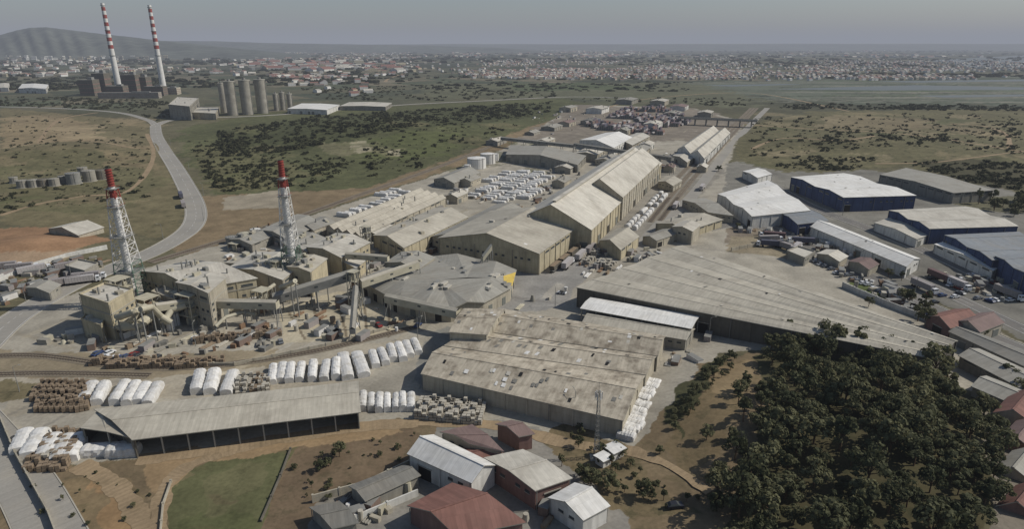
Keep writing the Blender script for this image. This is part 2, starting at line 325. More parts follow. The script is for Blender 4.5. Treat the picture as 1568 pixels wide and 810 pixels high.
building('grey_lean_to',[(538,745),(560,765),(640,728),(618,714)],3.5,4.4,'r_dark','w_grey')
building('grey_lean_to',[(478,778),(510,808),(545,800),(518,770)],3.5,4.4,'r_dark','w_grey')
building('signal_cabin',[(926,684),(940,694),(956,686),(942,677)],3,3.2,'r_white','w_white',win=0,doors=0)
building('signal_cabin',[(912,698),(924,706),(936,700),(924,692)],2.6,2.8,'r_white','w_white',win=0,doors=0)
def roof_complex():
    E=P(670,430); org=Vector((E.x,E.y,0)); e=empty('screening_building',org)
    o=[(548,428,7),(590,410,7.6),(625,403,9),(665,392,7.5),(700,388,9),(730,396,7.5),(760,400,9),(791,413,7),(784,440,6.5),(742,463,6.5),(715,462,8),(690,474,6),(650,466,7.5),(610,462,6)]
    pts=[P(u,v,h) for u,v,h in o]; cs=[P(620,432,9.3),P(672,428,10.4),P(715,425,9),P(752,425,10)]
    r=MB(); near=lambda p:min(range(4),key=lambda k:(cs[k]-p).length); n=len(pts)
    for i in range(n):
        a,b=pts[i],pts[(i+1)%n]; ka,kb=near(a),near(b); mt='r_grey'
        r.add([a,b,cs[ka]],mt)
        if ka!=kb: r.add([b,cs[kb],cs[ka]],mt)
        r.add([a,b,b-Zv*.4,a-Zv*.4],'frame')
    A,B,C=pts[7],pts[8],cs[3]; k=Zv*.07
    r.add([A.lerp(B,.15)+k,A.lerp(B,.95)+k,A.lerp(B,.85).lerp(C,.42)+k,A.lerp(B,.3).lerp(C,.5)+k],'yellow')
    for _ in range(26):
        i=random.randrange(n); p=pts[i].lerp(cs[near(pts[i])],random.uniform(.2,.9)); r.obox(p-Zv*.4,AX,random.uniform(1,5),random.uniform(1,2),random.uniform(.7,1.3),random.choice(['steel','r_light','r_grey']))
    r.obj('roof',org,e)
    w=MB(); c=sum(pts,Vector())/n
    for i in range(n):
        a,b=pts[i].lerp(c,.03),pts[(i+1)%n].lerp(c,.03); w.add([Vector((a.x,a.y,-.2)),Vector((b.x,b.y,-.2)),Vector((b.x,b.y,b.z-.2)),Vector((a.x,a.y,a.z-.2))],'w_beige')
        L=(b-a).length; d=(b-a).normalized()
        for j in range(int(L/7)):
            p=a.lerp(b,(j+.5)/max(1,int(L/7))); w.obox(Vector((p.x,p.y,0)),d,2.6,.3,3.4,random.choice(['dark','door']))
    w.obj('walls',org,e)
roof_complex()
# ---------------------------------------------------------------- chimneys, masts, silos
def banded_chimney(u,v,vt):
    c=P(u,v); h=Zt(u,v,vt); m=MB(); n=26; r=lambda t:7.2-3.4*t
    bands=24
    for i in range(bands):
        t0,t1=i/bands,(i+1)/bands
        mat='white' if t0<.42 else ('red' if i%2==0 else 'white')
        m.cyl(c+Zv*h*t0,r(t0),r(t1),h/bands,n,mat,cap=(i==bands-1),top='dark')
    for t in (.42,.7,.97): m.cyl(c+Zv*(h*t),r(t)+1.2,r(t)+1.2,1.0,n,'steel')
    m.obj('banded_power_station_chimney',c)
banded_chimney(183,141,4); banded_chimney(251,139,7)
def lattice_chimney(u,v,ut,vt,w0=9.5,w1=3.2,name='lattice_braced_chimney'):
    c=P(u,v); h=Zt(u,v,vt); m=MB(); hl=h*.86
    m.cyl(c,1.7,1.35,h*.8,16,'white'); m.cyl(c+Zv*h*.8,1.35,1.25,h*.05,16,'red'); m.cyl(c+Zv*h*.85,1.25,1.2,h*.03,16,'white')
    m.cyl(c+Zv*h*.88,1.2,1.1,h*.12,16,'red',top='dark')
    N=13; cor=lambda t,k:c+Vector(((1 if k in(0,1) else -1),(1 if k in(1,2) else -1),0))*((w0*(1-t)+w1*t)/2)+Zv*hl*t
    for i in range(N):
        t0=(i/N);t1=((i+1)/N); mt='steel_green' if i<5 else ('white' if i<12 else 'red')
        for k in range(4):
            j=(k+1)%4
            m.tube(cor(t0,k),cor(t1,k),.22,mt); m.tube(cor(t1,k),cor(t1,j),.13,mt); m.tube(cor(t0,k),cor(t1,j),.1,mt,4); m.tube(cor(t0,j),cor(t1,k),.1,mt,4)
    for t in (.3,.6,.85,1.0):
        w=(w0*(1-t)+w1*t)+1.2; m.obox(c+Zv*hl*t,(1,0),w,w,.15,'steel')
        for s in (-1,1):
            m.obox(c+Vector((s*w/2,0,hl*t+1.0)),(0,1),w,.08,.08,'red' if t>.8 else 'steel'); m.obox(c+Vector((0,s*w/2,hl*t+1.0)),(1,0),w,.08,.08,'red' if t>.8 else 'steel')
    for i in range(7): m.cyl(c+Zv*(h*.88+i*h*.018),1.5,1.5,.15,16,'red')
    m.obj(name,c)
lattice_chimney(208,466,168,258,10,3.0); lattice_chimney(452,440,432,245,8.5,2.8)
def lattice_mast(u,v,vt):
    c=P(u,v); h=Zt(u,v,vt); m=MB(); N=14
    cor=lambda t,k:c+Vector((math.cos(k*2.094),math.sin(k*2.094),0))*(1.0*(1-t)+.35*t)+Zv*h*t
    for i in range(N):
        for k in range(3):
            j=(k+1)%3; m.tube(cor(i/N,k),cor((i+1)/N,k),.09,'steel',4); m.tube(cor(i/N,k),cor((i+1)/N,j),.05,'steel',4); m.tube(cor((i+1)/N,k),cor((i+1)/N,j),.05,'steel',4)
    for k in range(6): 
        a=k*1.047; m.obox(c+Vector((math.cos(a)*.9,math.sin(a)*.9,h*.9)),(math.cos(a+1.57),math.sin(a+1.57)),.35,.18,2.0,'white')
    m.cyl(c+Zv*h,.05,.03,3,6,'steel'); m.obox(c-Zv*.1,(1,0),3,3,.4,'frame')
    m.obj('telecom_mast',c)
lattice_mast(912,702,600)
sil=[(357,176,125,8.2),(380,175,123,8.6),(403,173,122,8.8),(344,172,128,5),(424,169,144,4.2),(434,168,142,4.4),(445,167,144,4.4),(352,160,130,6)]
for u,v,vt,r in sil:
    c=P(u,v); h=Zt(u,v,vt); m=MB(); m.cyl(c,r,r,h,26,'w_grey',cap=False); m.cyl(c+Zv*h,r+.3,r+.3,1.2,26,'frame'); m.cyl(c+Zv*(h+1.2),r*.3,r*.3,3,10,'steel')
    for k in range(6): m.cyl(c+Zv*h*k/6,r+.12,r+.12,.4,26,'frame',cap=False)
    m.tube(c+Vector((r+.6,-1,0)),c+Vector((r+.6,-1,h)),.4,'steel'); m.obj('cement_silo',c)
def tank(u,v,r,h,mat='white',name='storage_tank'):
    c=P(u,v); c.z=gz(c.x,c.y)-.3; m=MB(); m.cyl(c,r,r,h,28,mat,cap=False); m.cyl(c+Zv*h,r,r*.08,r*.16,28,mat); m.cyl(c+Zv*(h-.3),r+.15,r+.15,.3,28,'frame',cap=False)
    m.cyl(c,r+.8,r+.8,.5,28,'frame'); m.tube(c+Vector((r*.7,-r*.75,0)),c+Vector((r*.7,-r*.75,h+1)),.15,'steel')
    for a in range(16):
        q=c+Vector((math.cos(a*.3927)*r,math.sin(a*.3927)*r,h)); m.tube(q,q+Zv*1.1,.05,'steel',4)
    m.obj(name,c)
tank(730,257,8.5,9.5); tank(747,250,7,9.5); tank(758,246,3.5,7); tank(716,262,3,6)
for u,v,r,h,mt in [(35,287,3.8,6,'w_grey'),(52,286,3.8,6,'w_grey'),(66,285,3.8,6,'w_dark'),(84,284,3.8,6,'w_grey'),(98,280,3.4,6,'w_grey'),(114,281,5.2,9,'steel'),(138,277,4.8,9,'w_grey'),(156,274,4.2,8,'w_dark'),(22,280,3,5,'w_grey'),(128,268,3.8,7,'w_grey')]:
    tank(u,v,r,h,mt,'fuel_tank')
def power_block():
    c=P(190,142); m=MB()
    for u,v,w,d,h,mt in [(140,146,30,30,34,'w_brick'),(160,144,26,30,46,'w_dark'),(182,147,34,26,22,'w_brick'),(205,143,30,30,42,'w_brick'),(222,142,26,30,36,'w_dark'),(240,146,40,24,20,'w_brick'),(262,144,36,24,15,'w_beige'),(200,150,120,16,12,'w_grey')]:
        p=P(u,v); m.obox(p,(1,.1),w,d,h,mt if mt!='w_brick' else 'w_dark','r_dark')
        for k in range(3): m.obox(p+Vector((0,0,h*(.2+.25*k))),(1,.1),w+.4,d+.4,h*.05,'w_brick')
        m.obox(p+Vector((w*.2,0,h)),(1,.1),w*.3,d*.4,h*.15,'steel'); 
    m.obj('power_station_block',c)
power_block()
def gallery(a,b,w=3,h=3,mat='r_beige',name='conveyor_gallery',legs=True):
    A=P(*a);B=P(*b); d=(B-A); L=d.length; dn=d.normalized(); p=Vector((-dn.y,dn.x,0)).normalized(); m=MB()
    s=[A-p*w/2,A+p*w/2,B+p*w/2,B-p*w/2]; t=[q+Zv*h for q in s]
    for i in range(4):
        j=(i+1)%4; m.add([s[i],s[j],t[j],t[i]],'duct' if mat!='r_grey' else 'steel')
    m.add(s,'frame')
    ra,rb=A+Zv*(h+.7),B+Zv*(h+.7); m.add([t[0],ra,rb,t[3]],mat); m.add([t[1],ra,rb,t[2]],mat)
    for k in range(int(L/9)): 
        q=A.lerp(B,(k+.5)/int(L/9)); 
        for sg in (-1,1): m.obox(q+p*sg*(w/2+.03)+Zv*h*.5,dn,1.4,.08,h*.22,'glass')
    if legs:
        N=max(2,int(L/14))
        for k in range(N+1):
            q=A.lerp(B,k/N)
            for sg in (-1,1): m.tube(q+p*sg*w/2,Vector((q.x+p.x*sg*w*.8,q.y+p.y*sg*w*.8,-.2)),.22,'steel')
            m.tube(q+p*w/2,Vector((q.x-p.x*w*.8,q.y-p.y*w*.8,0)),.12,'steel')
    m.obj(name,Vector((A.x,A.y,0)))
gallery((418,464,5),(548,424,12),5,3.5,'r_grey'); gallery((330,470,7),(426,472,7),3.5,3,'r_beige'); gallery((552,440,9),(640,410,11),3,3,'r_beige')
gallery((592,462,7),(702,486,7),3,3,'r_beige'); gallery((768,214,8),(880,226,8),4,3,'r_grey'); gallery((880,224,10),(1030,246,12),3.5,3,'r_grey')
gallery((738,400,9),(752,382,14),2.2,2.2,'r_beige'); gallery((540,512,3),(545,446,12),2.2,2.2,'r_grey'); gallery((530,395,9),(595,400,9),2.5,2.5,'r_beige')
gallery((240,476,9),(330,462,7),2.5,2.5,'r_beige')
def frame_tower(u,v,w,d,h,lv,tank_=True,name='process_steel_frame'):
    c=P(u,v); m=MB(); 
    for i in range(lv+1):
        z=h*i/lv
        if i: m.obox(c+Zv*z,AX,w,d,.25,'duct')
        for sx in (-1,0,1):
            for sy in (-1,1):
                q=c+AX*sx*w/2+PX*sy*d/2
                if i<lv: m.tube(q+Zv*z,q+Zv*(z+h/lv),.2,'duct',4)
                if sx<1 and i<lv: m.tube(q+Zv*z,q+AX*w/2+Zv*(z+h/lv),.1,'steel',4)
        if tank_ and i<lv:
            m.cyl(c+AX*random.uniform(-.25,.25)*w+Zv*(z+.3),min(w,d)*.25,min(w,d)*.25,h/lv*.7,12,random.choice(['duct','steel','white','rust']))
            m.obox(c+AX*random.uniform(-.3,.3)*w+PX*random.uniform(-.2,.2)*d+Zv*(z+.25),AX,w*.3,d*.3,h/lv*.6,random.choice(['duct','steel','w_yellow','rust']))
    m.obj(name,c)
for a in [(300,494,9,8,13,3),(285,484,7,6,11,3),(230,490,7,7,10,3),(250,495,6,6,8,2),(405,478,6,6,10,2),(428,442,7,6,14,4),(470,445,7,6,12,3),(400,440,6,6,10,2),(545,470,4,4,16,4),(562,385,4,4,14,4),(190,478,7,7,15,4),(375,455,6,6,8,2),(610,395,5,5,10,3),(380,375,10,6,6,2),(410,372,8,6,5,2),(365,382,8,6,4,1),(485,425,6,5,9,2),(340,480,6,5,6,2),(445,460,6,5,7,2),(520,412,5,5,8,2)]:
    frame_tower(*a)
def duct(pts,r,mat='duct',name='process_duct'):
    q=[P(*p) for p in pts]; m=MB()
    for i in range(len(q)-1): m.tube(q[i],q[i+1],r,mat,12)
    for p in q[1:-1]:
        for k in range(-2,3): m.tube(p+Zv*k*r*.2,p+Zv*(k+1)*r*.2,r*math.sqrt(max(.05,1-(k*.3)**2)),mat,12)
    for p in q: m.tube(p,Vector((p.x,p.y,-.1)),.25,'steel')
    m.obj(name,Vector((q[0].x,q[0].y,0)))
duct([(168,492,5),(185,500,5.5),(212,498,5.5),(232,484,6),(240,468,9)],1.8); duct([(180,486,10),(205,478,13),(222,470,10),(236,484,6)],1.3); duct([(215,474,15),(232,470,14),(246,484,8),(262,494,5)],1.1)
duct([(250,495,5),(262,475,8),(285,468,9)],1.2); duct([(190,500,4),(205,488,9),(214,466,14)],1.0); duct([(430,440,10),(445,434,14),(452,430,16)],1.0); duct([(455,452,6),(475,440,9),(500,428,10)],.9)
duct([(395,470,4),(400,450,8),(420,436,9)],.8); duct([(330,500,3),(345,486,5),(372,478,5),(392,482,4)],.7)
for u,v,r,h in [(242,500,2,8),(270,498,1.6,6),(175,500,2.2,9),(222,498,1.8,7),(330,498,1.5,5),(420,448,2,9),(470,430,2,8),(388,470,2.4,5),(565,372,1.6,9),(600,392,1.6,8),(355,372,3,4),(375,366,3,4),(392,360,3,4),(262,505,1.4,5),(440,455,1.8,6)]:
    tank(u,v,r,h,random.choice(['duct','white','steel']),'process_vessel')
# ---------------------------------------------------------------- ribbons: roads, rails
def smooth(pts,n=8):
    out=[]; q=[pts[0]]+pts+[pts[-1]]
    for i in range(1,len(q)-2):
        for k in range(n):
            t=k/n; a,b,c,d=q[i-1],q[i],q[i+1],q[i+2]
            out.append(.5*((2*b)+(c-a)*t+(2*a-5*b+4*c-d)*t*t+(3*b-a-3*c+d)*t**3))
    out.append(pts[-1]); return out
def ribbon(m,path,off,w,z,mat,dash=None):
    L=[];R=[];n=len(path)
    for i,p in enumerate(path):
        d=(path[min(i+1,n-1)]-path[max(i-1,0)]).normalized(); s=Vector((-d.y,d.x,0)); c=p+s*off
        zz=gz(c.x,c.y)+z; ww=w if not isinstance(w,tuple) else w[0]*(1+w[1]*math.sin(i*.7+math.sin(i*1.9)))
        L.append(Vector((c.x+s.x*ww/2,c.y+s.y*ww/2,zz))); R.append(Vector((c.x-s.x*ww/2,c.y-s.y*ww/2,zz)))
    for i in range(n-1):
        if dash and i%2: continue
        m.add([R[i],L[i],L[i+1],R[i+1]],mat)
    return L,R
def road(px,w,mat='asphalt',name='road',kerb=True,lines=True,z=.06):
    path=smooth([P(u,v) for u,v in px]); m=MB(); ribbon(m,path,0,w if mat!='dirt' else (w,.22),z,mat)
    if lines:
        ribbon(m,path,w/2-.6,.2,z+.015,'line'); ribbon(m,path,-w/2+.6,.2,z+.015,'line'); ribbon(m,path,0,.16,z+.015,'line',dash=True)
    if kerb:
        for s in (-1,1):
            L,R=ribbon(m,path,s*(w/2+.2),.3,z+.12,'kerb')
            for X in (L,R):
                for i in range(len(X)-1): m.add([X[i],X[i+1],X[i+1]-Zv*.3,X[i]-Zv*.3],'kerb')
    m.obj(name)
def rail(px,name='railway_track',bw=4.5):
    path=smooth([P(u,v) for u,v in px],10); m=MB(); ribbon(m,path,0,bw,.08,'ballast')
    for s in (-.75,.75):
        L,R=ribbon(m,path,s,.16,.3,'rail')
        for X in (L,R):
            for i in range(len(X)-1): m.add([X[i],X[i+1],X[i+1]-Zv*.2,X[i]-Zv*.2],'rail')
    acc=0
    for i in range(len(path)-1):
        a,b=path[i],path[i+1]; L=(b-a).length
        if a.y>450: break
        while acc<L:
            p=a.lerp(b,acc/L); d=(b-a); m.obox(p+Zv*(gz(p.x,p.y)+.07),d,.3,2.5,.1,'sleeper'); acc+=1.2
        acc-=L
    m.obj(name)
road([(-60,565),(0,505),(40,476),(85,450),(130,428),(180,408),(225,390),(262,371),(290,351),(300,332),(297,310),(285,285),(268,255),(250,228),(240,208),(238,192)],13)
road([(238,192),(262,184),(320,180),(400,177),(500,170),(620,160),(740,154),(870,148),(960,150)],11,name='country_road')
road([(238,192),(225,183),(180,172),(100,166),(0,163),(-80,160)],9,name='country_road')
road([(1050,470),(1000,395),(985,380),(1010,345),(1060,300),(1110,235),(1150,190),(1175,165)],9,'asphalt',name='works_road',kerb=False,lines=False)
road([(1080,350),(1150,342),(1240,378),(1330,425),(1420,470),(1500,510),(1640,570)],12,'asphalt_d','estate_road')
road([(1175,345),(1240,352),(1330,398),(1430,440),(1600,520)],8,'asphalt_d','estate_road',kerb=False)
road([(1150,262),(1230,310),(1330,350),(1440,395),(1600,470)],9,'asphalt_d','estate_road')
road([(-40,640),(10,700),(50,760),(95,850)],12,'asphalt','side_road',lines=False)
road([(120,712),(165,735),(195,765),(215,800),(225,850)],5,'dirt','dirt_track',False,False)
road([(640,648),(520,660),(400,680),(310,705),(262,735),(245,780),(243,850)],4,'dirt','dirt_track',False,False,.05)
road([(210,705),(330,690),(470,665),(620,648),(760,652),(870,680),(990,700),(1090,760)],4.5,'dirt','dirt_track',False,False,.07)
road([(1140,190),(1250,198),(1370,205),(1480,222),(1545,232),(1640,240)],6,'dirt','dirt_track',False,False)
road([(1545,232),(1540,205),(1500,192),(1450,190)],5,'dirt','dirt_track',False,False,.08)
road([(1340,252),(1440,250),(1560,235)],4,'dirt','dirt_track',False,False)
road([(1150,230),(1200,215),(1290,222),(1340,212)],4,'dirt','dirt_track',False,False,.1); road([(900,172),(1000,150),(1150,142),(1300,170)],6,'dirt','dirt_track',False,False)
road([(0,330),(60,312),(130,300),(200,290),(235,240),(225,205)],4,'dirt','dirt_track',False,False)
road([(60,220),(75,195),(100,180),(150,172)],5,'dirt','dirt_track',False,False); road([(60,220),(120,215),(200,228),(240,225)],4,'dirt','dirt_track',False,False)
road([(590,125),(600,118),(640,105)],9,'dirt','country_road',False,False)
rail([(230,402),(330,372),(450,334),(560,295),(640,267),(705,243),(760,222)],bw=7)
rail([(1010,338),(1060,275),(1110,220),(1138,188),(1160,165)]); rail([(995,340),(1048,275),(1100,220),(1132,188),(1155,165)]); rail([(975,345),(1035,275),(1092,218),(1126,188),(1150,165)])
rail([(-60,548),(60,545),(200,562),(330,560),(470,540),(560,520),(640,500)]); rail([(-60,575),(80,572),(230,575)])
def bridge():
    A=P(1040,181,8);B=P(1160,186,8); m=MB(); d=(B-A); m.obox(Vector(((A.x+B.x)/2,(A.y+B.y)/2,8)),d,d.length,11,1.4,'w_grey','asphalt')
    for s in (-1,1):
        p=Vector((-d.y,d.x,0)).normalized()*5.3*s; m.obox(Vector(((A.x+B.x)/2,(A.y+B.y)/2,9.4))+p,d,d.length,.3,1,'kerb')
    for k in range(7):
        q=A.lerp(B,(k+.5)/7); m.obox(Vector((q.x,q.y,-.2)),d,1.4,8,8.2,'w_grey')
    m.obj('road_overpass',Vector((A.x,A.y,0)))
bridge()
# ---------------------------------------------------------------- stacks / goods
def tarp_mesh(seed):
    rnd=random.Random(seed); m=MB(); n=16; prof=[(-1,0),(-1.04,.3),(-1.0,.6),(-.92,.85),(-.5,.98),(0,1.02),(.5,.98),(.92,.85),(1.0,.6),(1.04,.3),(1,0)]
    rings=[]; hb=1
    for i in range(n+1):
        t=i/n; sh=1 if 0<i<n else .93; ring=[]; hb=.8*hb+.2*rnd.uniform(.75,1.05) if i%3==0 else hb
        hh=hb*(1-.06*rnd.random())*(1 if 0<i<n else .8); wob=.05*math.sin(i*2.2+seed)
        for (x,z) in prof: ring.append(Vector(((t-.5),(x*.5*sh+(rnd.random()-.5)*.06+wob*.3),max(0,z*hh+(rnd.random()-.5)*.05 if z>0 else 0))))
        rings.append(ring)
    for i in range(n):
        for k in range(len(prof)-1): m.add([rings[i][k],rings[i][k+1],rings[i+1][k+1],rings[i+1][k]],'tarp')
    m.add(rings[0],'tarp'); m.add(rings[-1],'tarp'); return m.data('covered_bag_stack_mesh')
TARP=[tarp_mesh(i) for i in range(7)]
def tarp(u,v,L,w,h,ang):
    p=P(u+random.uniform(-1,1),v+random.uniform(-1.5,1.5)); link('covered_bag_stack',random.choice(TARP),Vector((p.x,p.y,0)),None,ang+random.uniform(-.05,.05),(L*random.uniform(.88,1.05),w*random.uniform(.92,1.05),h*random.uniform(.85,1.1)))
def ang(a,b):
    A=P(*a);B=P(*b); return math.atan2(B.y-A.y,B.x-A.x)
a1=ang((130,615),(150,590))
for i,u in enumerate([132,152,182,198,214,232]): tarp(u+4,606,13,3.4,3.0,ang((u-8,620),(u+12,580)))
for u in [305,327,352]: tarp(u,588,15,3.8,3.2,ang((u-6,606),(u+4,570)))
for i,u in enumerate([418,432,446,461,480,499,516]): tarp(u,576-i*1.2,13,3.0,3,ang((u-2,590),(u+1,556)))
for i,u in enumerate([530,551]): tarp(u,563-i,18,4.2,3.2,ang((u+8,590),(u-6,545)))
for i,u in enumerate([572,586,601,613,625,637]): tarp(u,553-i*3.6,12,3,2.8,ang((u+7,570),(u-7,533)))
for i,u in enumerate([556,569,581,593,606,617,629]): tarp(u,620,9,2.4,2.8,ang((u,640),(u+1,600)))
for i in range(14):
    u=1000-i*3.2+random.uniform(-3,3); v=590+i*6.3; tarp(u,v,5.5,3.4,random.uniform(2,3.2),ang((960,660),(1010,590))+1.57)
for u,v,L in [(35,680,12),(55,684,13),(78,690,12),(100,692,12),(118,690,13),(165,692,14),(190,695,9)]: tarp(u,v,L,4.2,3,ang((u-10,710),(u+12,665)) if u<130 else ang((130,695),(200,690)))
def inpoly(x,y,poly):
    r=False; n=len(poly)
    for i in range(n):
        x1,y1=poly[i];x2,y2=poly[(i+1)%n]
        if (y1>y)!=(y2>y) and x<(x2-x1)*(y-y1)/(y2-y1)+x1: r=not r
    return r
def W(poly): return [(P(u,v).x,P(u,v).y) for u,v in poly]
def grid(poly,sa,sp,jit=.5):
    w=W(poly); xs=[p[0] for p in w]; ys=[p[1] for p in w]; cx,cy=(min(xs)+max(xs))/2,(min(ys)+max(ys))/2; R=max(max(xs)-min(xs),max(ys)-min(ys)); out=[]
    for i in range(int(-R/sa),int(R/sa)+1):
        for j in range(int(-R/sp),int(R/sp)+1):
            p=Vector((cx,cy,0))+AX*(i*sa+random.uniform(-jit,jit))+PX*(j*sp+random.uniform(-jit,jit)*.3)
            if inpoly(p.x,p.y,w): out.append(p)
    return out
AA=math.atan2(AX.y,AX.x); PA=AA+math.pi/2
for poly,sa,sp,L,w,rot in [([(720,303),(758,263),(842,262),(838,283),(768,314)],6.2,13,11,3.2,PA),([(516,335),(596,293),(640,290),(560,330)],6,12,10,3.2,PA),([(905,345),(960,300),(975,305),(925,350)],9,5,8,3,AA),([(955,352),(1010,292),(1028,300),(975,352)],8,4.5,7,3,AA),([(790,305),(812,290),(838,288),(815,306)],6,12,10,3,PA)]:
    for p in grid(poly,sa,sp):
        if random.random()<.8: link('covered_bag_stack',random.choice(TARP),p,None,rot+random.uniform(-.04,.04),(L*random.uniform(.7,1.1),w,random.uniform(2.0,3.4)))
def pallet_block(seed,mat):
    r=random.Random(seed); m=MB()
    for i in range(8):
        for j in range(3):
            h=r.choice([1,2,2,3]); 
            if r.random()<.08: continue
            for k in range(h): m.obox((i*1.35-4.8+r.uniform(-.08,.08),j*1.25-1.3+r.uniform(-.08,.08),k*.98+.15),(1,r.uniform(-.08,.08)),1.15,1.05,.82,mat); m.obox((i*1.35-4.8,j*1.25-1.3,k*.98),(1,0),1.2,1.1,.13,'sleeper')
    return m.data('pallet_stack_mesh')
PAL=[pallet_block(1,'pallet'),pallet_block(2,'pallet'),pallet_block(3,'pallet2'),pallet_block(4,'pallet2')]
def pallets(u,v,a,k=None): p=P(u,v); link('pallet_stack',PAL[random.randrange(4) if k is None else k],p,None,a+random.uniform(-.06,.06))
for u in range(62,126,9):
    for dv in (0,16): pallets(u+dv*.3,602+dv,ang((u-6,625),(u+10,585)),random.randrange(2))
for u in range(372,412,11): pallets(u,592,ang((372,595),(412,590))+1.57,random.randrange(4))
for i in range(8): pallets(648+i*12,628+i*1.2,ang((640,640),(655,605)),2+i%2)
for i in range(9): pallets(60+i*7,705-(i%3)*12,a1,random.randrange(4))
for i in range(7): pallets(165+i*26,556+i%2*5,ang((160,560),(300,552)),random.randrange(2))
for i in range(6): pallets(320+i*18,522-i*1.5,ang((320,522),(400,512)),random.randrange(2))
for i in range(12): pallets(225+i*27,662-i*2.6+random.uniform(-2,2),ang((210,690),(540,640)),random.randrange(4))
for i in range(8): pallets(random.uniform(870,1010),random.uniform(385,410),AA,2)
for i in range(6): pallets(1010+i*8,515+random.uniform(-6,6),AA,i%4)
def yard_goods():
    m=MB(); zones=[([(430,480),(520,450),(600,480),(640,500),(560,520),(430,522)],50),([(90,510),(300,505),(420,500),(420,540),(200,548),(60,530)],90),([(350,360),(430,345),(500,400),(440,420),(350,400)],120),([(560,385),(660,380),(700,390),(560,420)],60),([(700,440),(780,450),(880,440),(870,480),(720,500)],10),([(880,400),(1000,360),(1060,365),(1000,400),(900,430)],45),([(700,300),(850,250),(900,255),(860,310),(760,325)],90),([(900,255),(1040,230),(1060,250),(1010,262)],60),([(1120,355),(1240,350),(1320,395),(1230,385)],70),([(1240,395),(1400,450),(1400,480),(1300,440)],50),([(1440,420),(1560,430),(1568,470),(1480,450)],40),([(0,410),(160,395),(180,405),(90,440),(0,470)],90),([(640,320),(700,290),(730,270),(720,300),(660,330)],60),([(1010,500),(1090,520),(1060,570),(1010,560)],25),([(480,780),(620,740),(640,760),(560,810)],25),([(820,170),(960,160),(900,200),(800,215)],50),([(640,760),(840,740),(920,790),(840,810),(720,800)],14)]
    for poly,n in zones:
        us=[p[0] for p in poly];vs=[p[1] for p in poly]; k=0
        while k<n:
            u=random.uniform(min(us),max(us));v=random.uniform(min(vs),max(vs))
            if not inpoly(u,v,poly): continue
            k+=1; p=P(u,v); r=random.random(); d=AX if random.random()<.6 else Vector((random.uniform(-1,1),random.uniform(-1,1),0)); mt=random.choice(['duct','steel','w_beige','rust','w_grey','pallet','pallet2','white','r_dark','w_grey'])
            if r<.5: m.obox(p-Zv*.05,d,random.uniform(1,4.5),random.uniform(.8,2.2),random.uniform(.5,2.2),mt); 
            elif r<.7: m.cyl(p,random.uniform(.5,1.3),random.uniform(.5,1.2),random.uniform(1,3),10,mt)
            elif r<.88:
                for q in range(3): m.tube(p+PX*q*.7+Zv*.3,p+PX*q*.7+AX*random.uniform(4,8)+Zv*.3,.3,mt,6)
            else: m.obox(p,d,6,2.4,2.5,random.choice(['c_grey','c_grey','white','c_brown'])); m.obox(p+Zv*2.5,d,6.1,2.5,.12,'steel')
    m.obj('yard_goods')
yard_goods()
def container_yard():
    m=MB(); w=[(890,196),(960,168),(1010,166),(1060,186),(1015,208),(940,202)]
    for p in grid(w,13.5,3.0,.3):
        blk=math.sin(p.x*.045+1)*math.cos(p.y*.03); 
        if blk<-.2 or random.random()<.2: continue
        for k in range(random.choice([1,2,2,3])):
            c=random.choice(['c_maroon','c_plum','c_plum','c_plum','c_brown','c_grey','c_grey','c_navy','c_orange','c_white']); q=p+Zv*2.6*k
            m.obox(q,AX,12.0,2.44,2.55,c)
            for s in (-1,1): m.obox(q+AX*s*6.02,AX,.1,2.5,2.57,'steel')
    m.obj('container_stacks')
container_yard()
# ---------------------------------------------------------------- vehicles
def car_mesh(paint):
    m=MB(); W_=.88; low=[(-2.1,.35),(-2.15,.75),(-1.9,.95),(-1.0,1.0),(1.0,.98),(1.9,.85),(2.15,.6),(2.1,.35)]; cab=[(-1.75,.95),(-1.25,1.42),(.35,1.45),(1.05,.96)]
    def ext(pr,w0,w1,mt,mside,zb):
        L=[Vector((x,-(w0 if z<=zb else w1),z)) for x,z in pr]; R=[Vector((x,(w0 if z<=zb else w1),z)) for x,z in pr]
        m.add(L,mside); m.add(R[::-1],mside)
        for i in range(len(pr)):
            j=(i+1)%len(pr); m.add([L[i],L[j],R[j],R[i]],mt[i] if isinstance(mt,list) else mt)
    ext(low,W_,W_,paint,paint,9); ext(cab,W_-.06,W_-.2,['glass',paint,'glass',paint],'glass',1.0)
    for x in (-1.3,1.35):
        for s in (-1,1): m.tube((x,s*.7,.33),(x,s*.92,.33),.33,'tyre',12)
    return m.data('car_mesh')
def truck_mesh(tr,cabm='car_white'):
    m=MB(); m.obox((-1.5,0,1.2),(1,0),11.5,2.5,2.7,tr); m.obox((-1,0,.9),(1,0),13,1.1,.3,'steel')
    for i in range(10): m.obox((-6.6+i*1.15,0,1.25),(1,0),.12,2.58,2.6,tr)
    m.obox((5.7,0,.6),(1,0),1.9,2.4,1.4,cabm); m.obox((5.55,0,2.0),(1,0),1.6,2.3,1.0,cabm); m.obox((6.32,0,2.0),(1,0),.12,2.1,.8,'glass'); m.obox((5.7,0,2.05),(1,0),.9,2.34,.7,'glass')
    for x in (-6,-4.8,-3.6,3.2,5.8):
        for s in (-1,1): m.tube((x,s*.85,.5),(x,s*1.24,.5),.5,'tyre',12)
    return m.data('lorry_mesh')
CARS=[car_mesh(k) for k in ('car_white','car_grey','car_red','car_dark','car_blue','car_white','car_grey')]
TRK=[truck_mesh('c_white'),truck_mesh('c_grey'),truck_mesh('c_navy'),truck_mesh('c_maroon')]
def car(u,v,a,k=None): p=P(u,v); p.z=gz(p.x,p.y)+.07; link('parked_car',CARS[k if k is not None else random.randrange(7)],p,None,a)
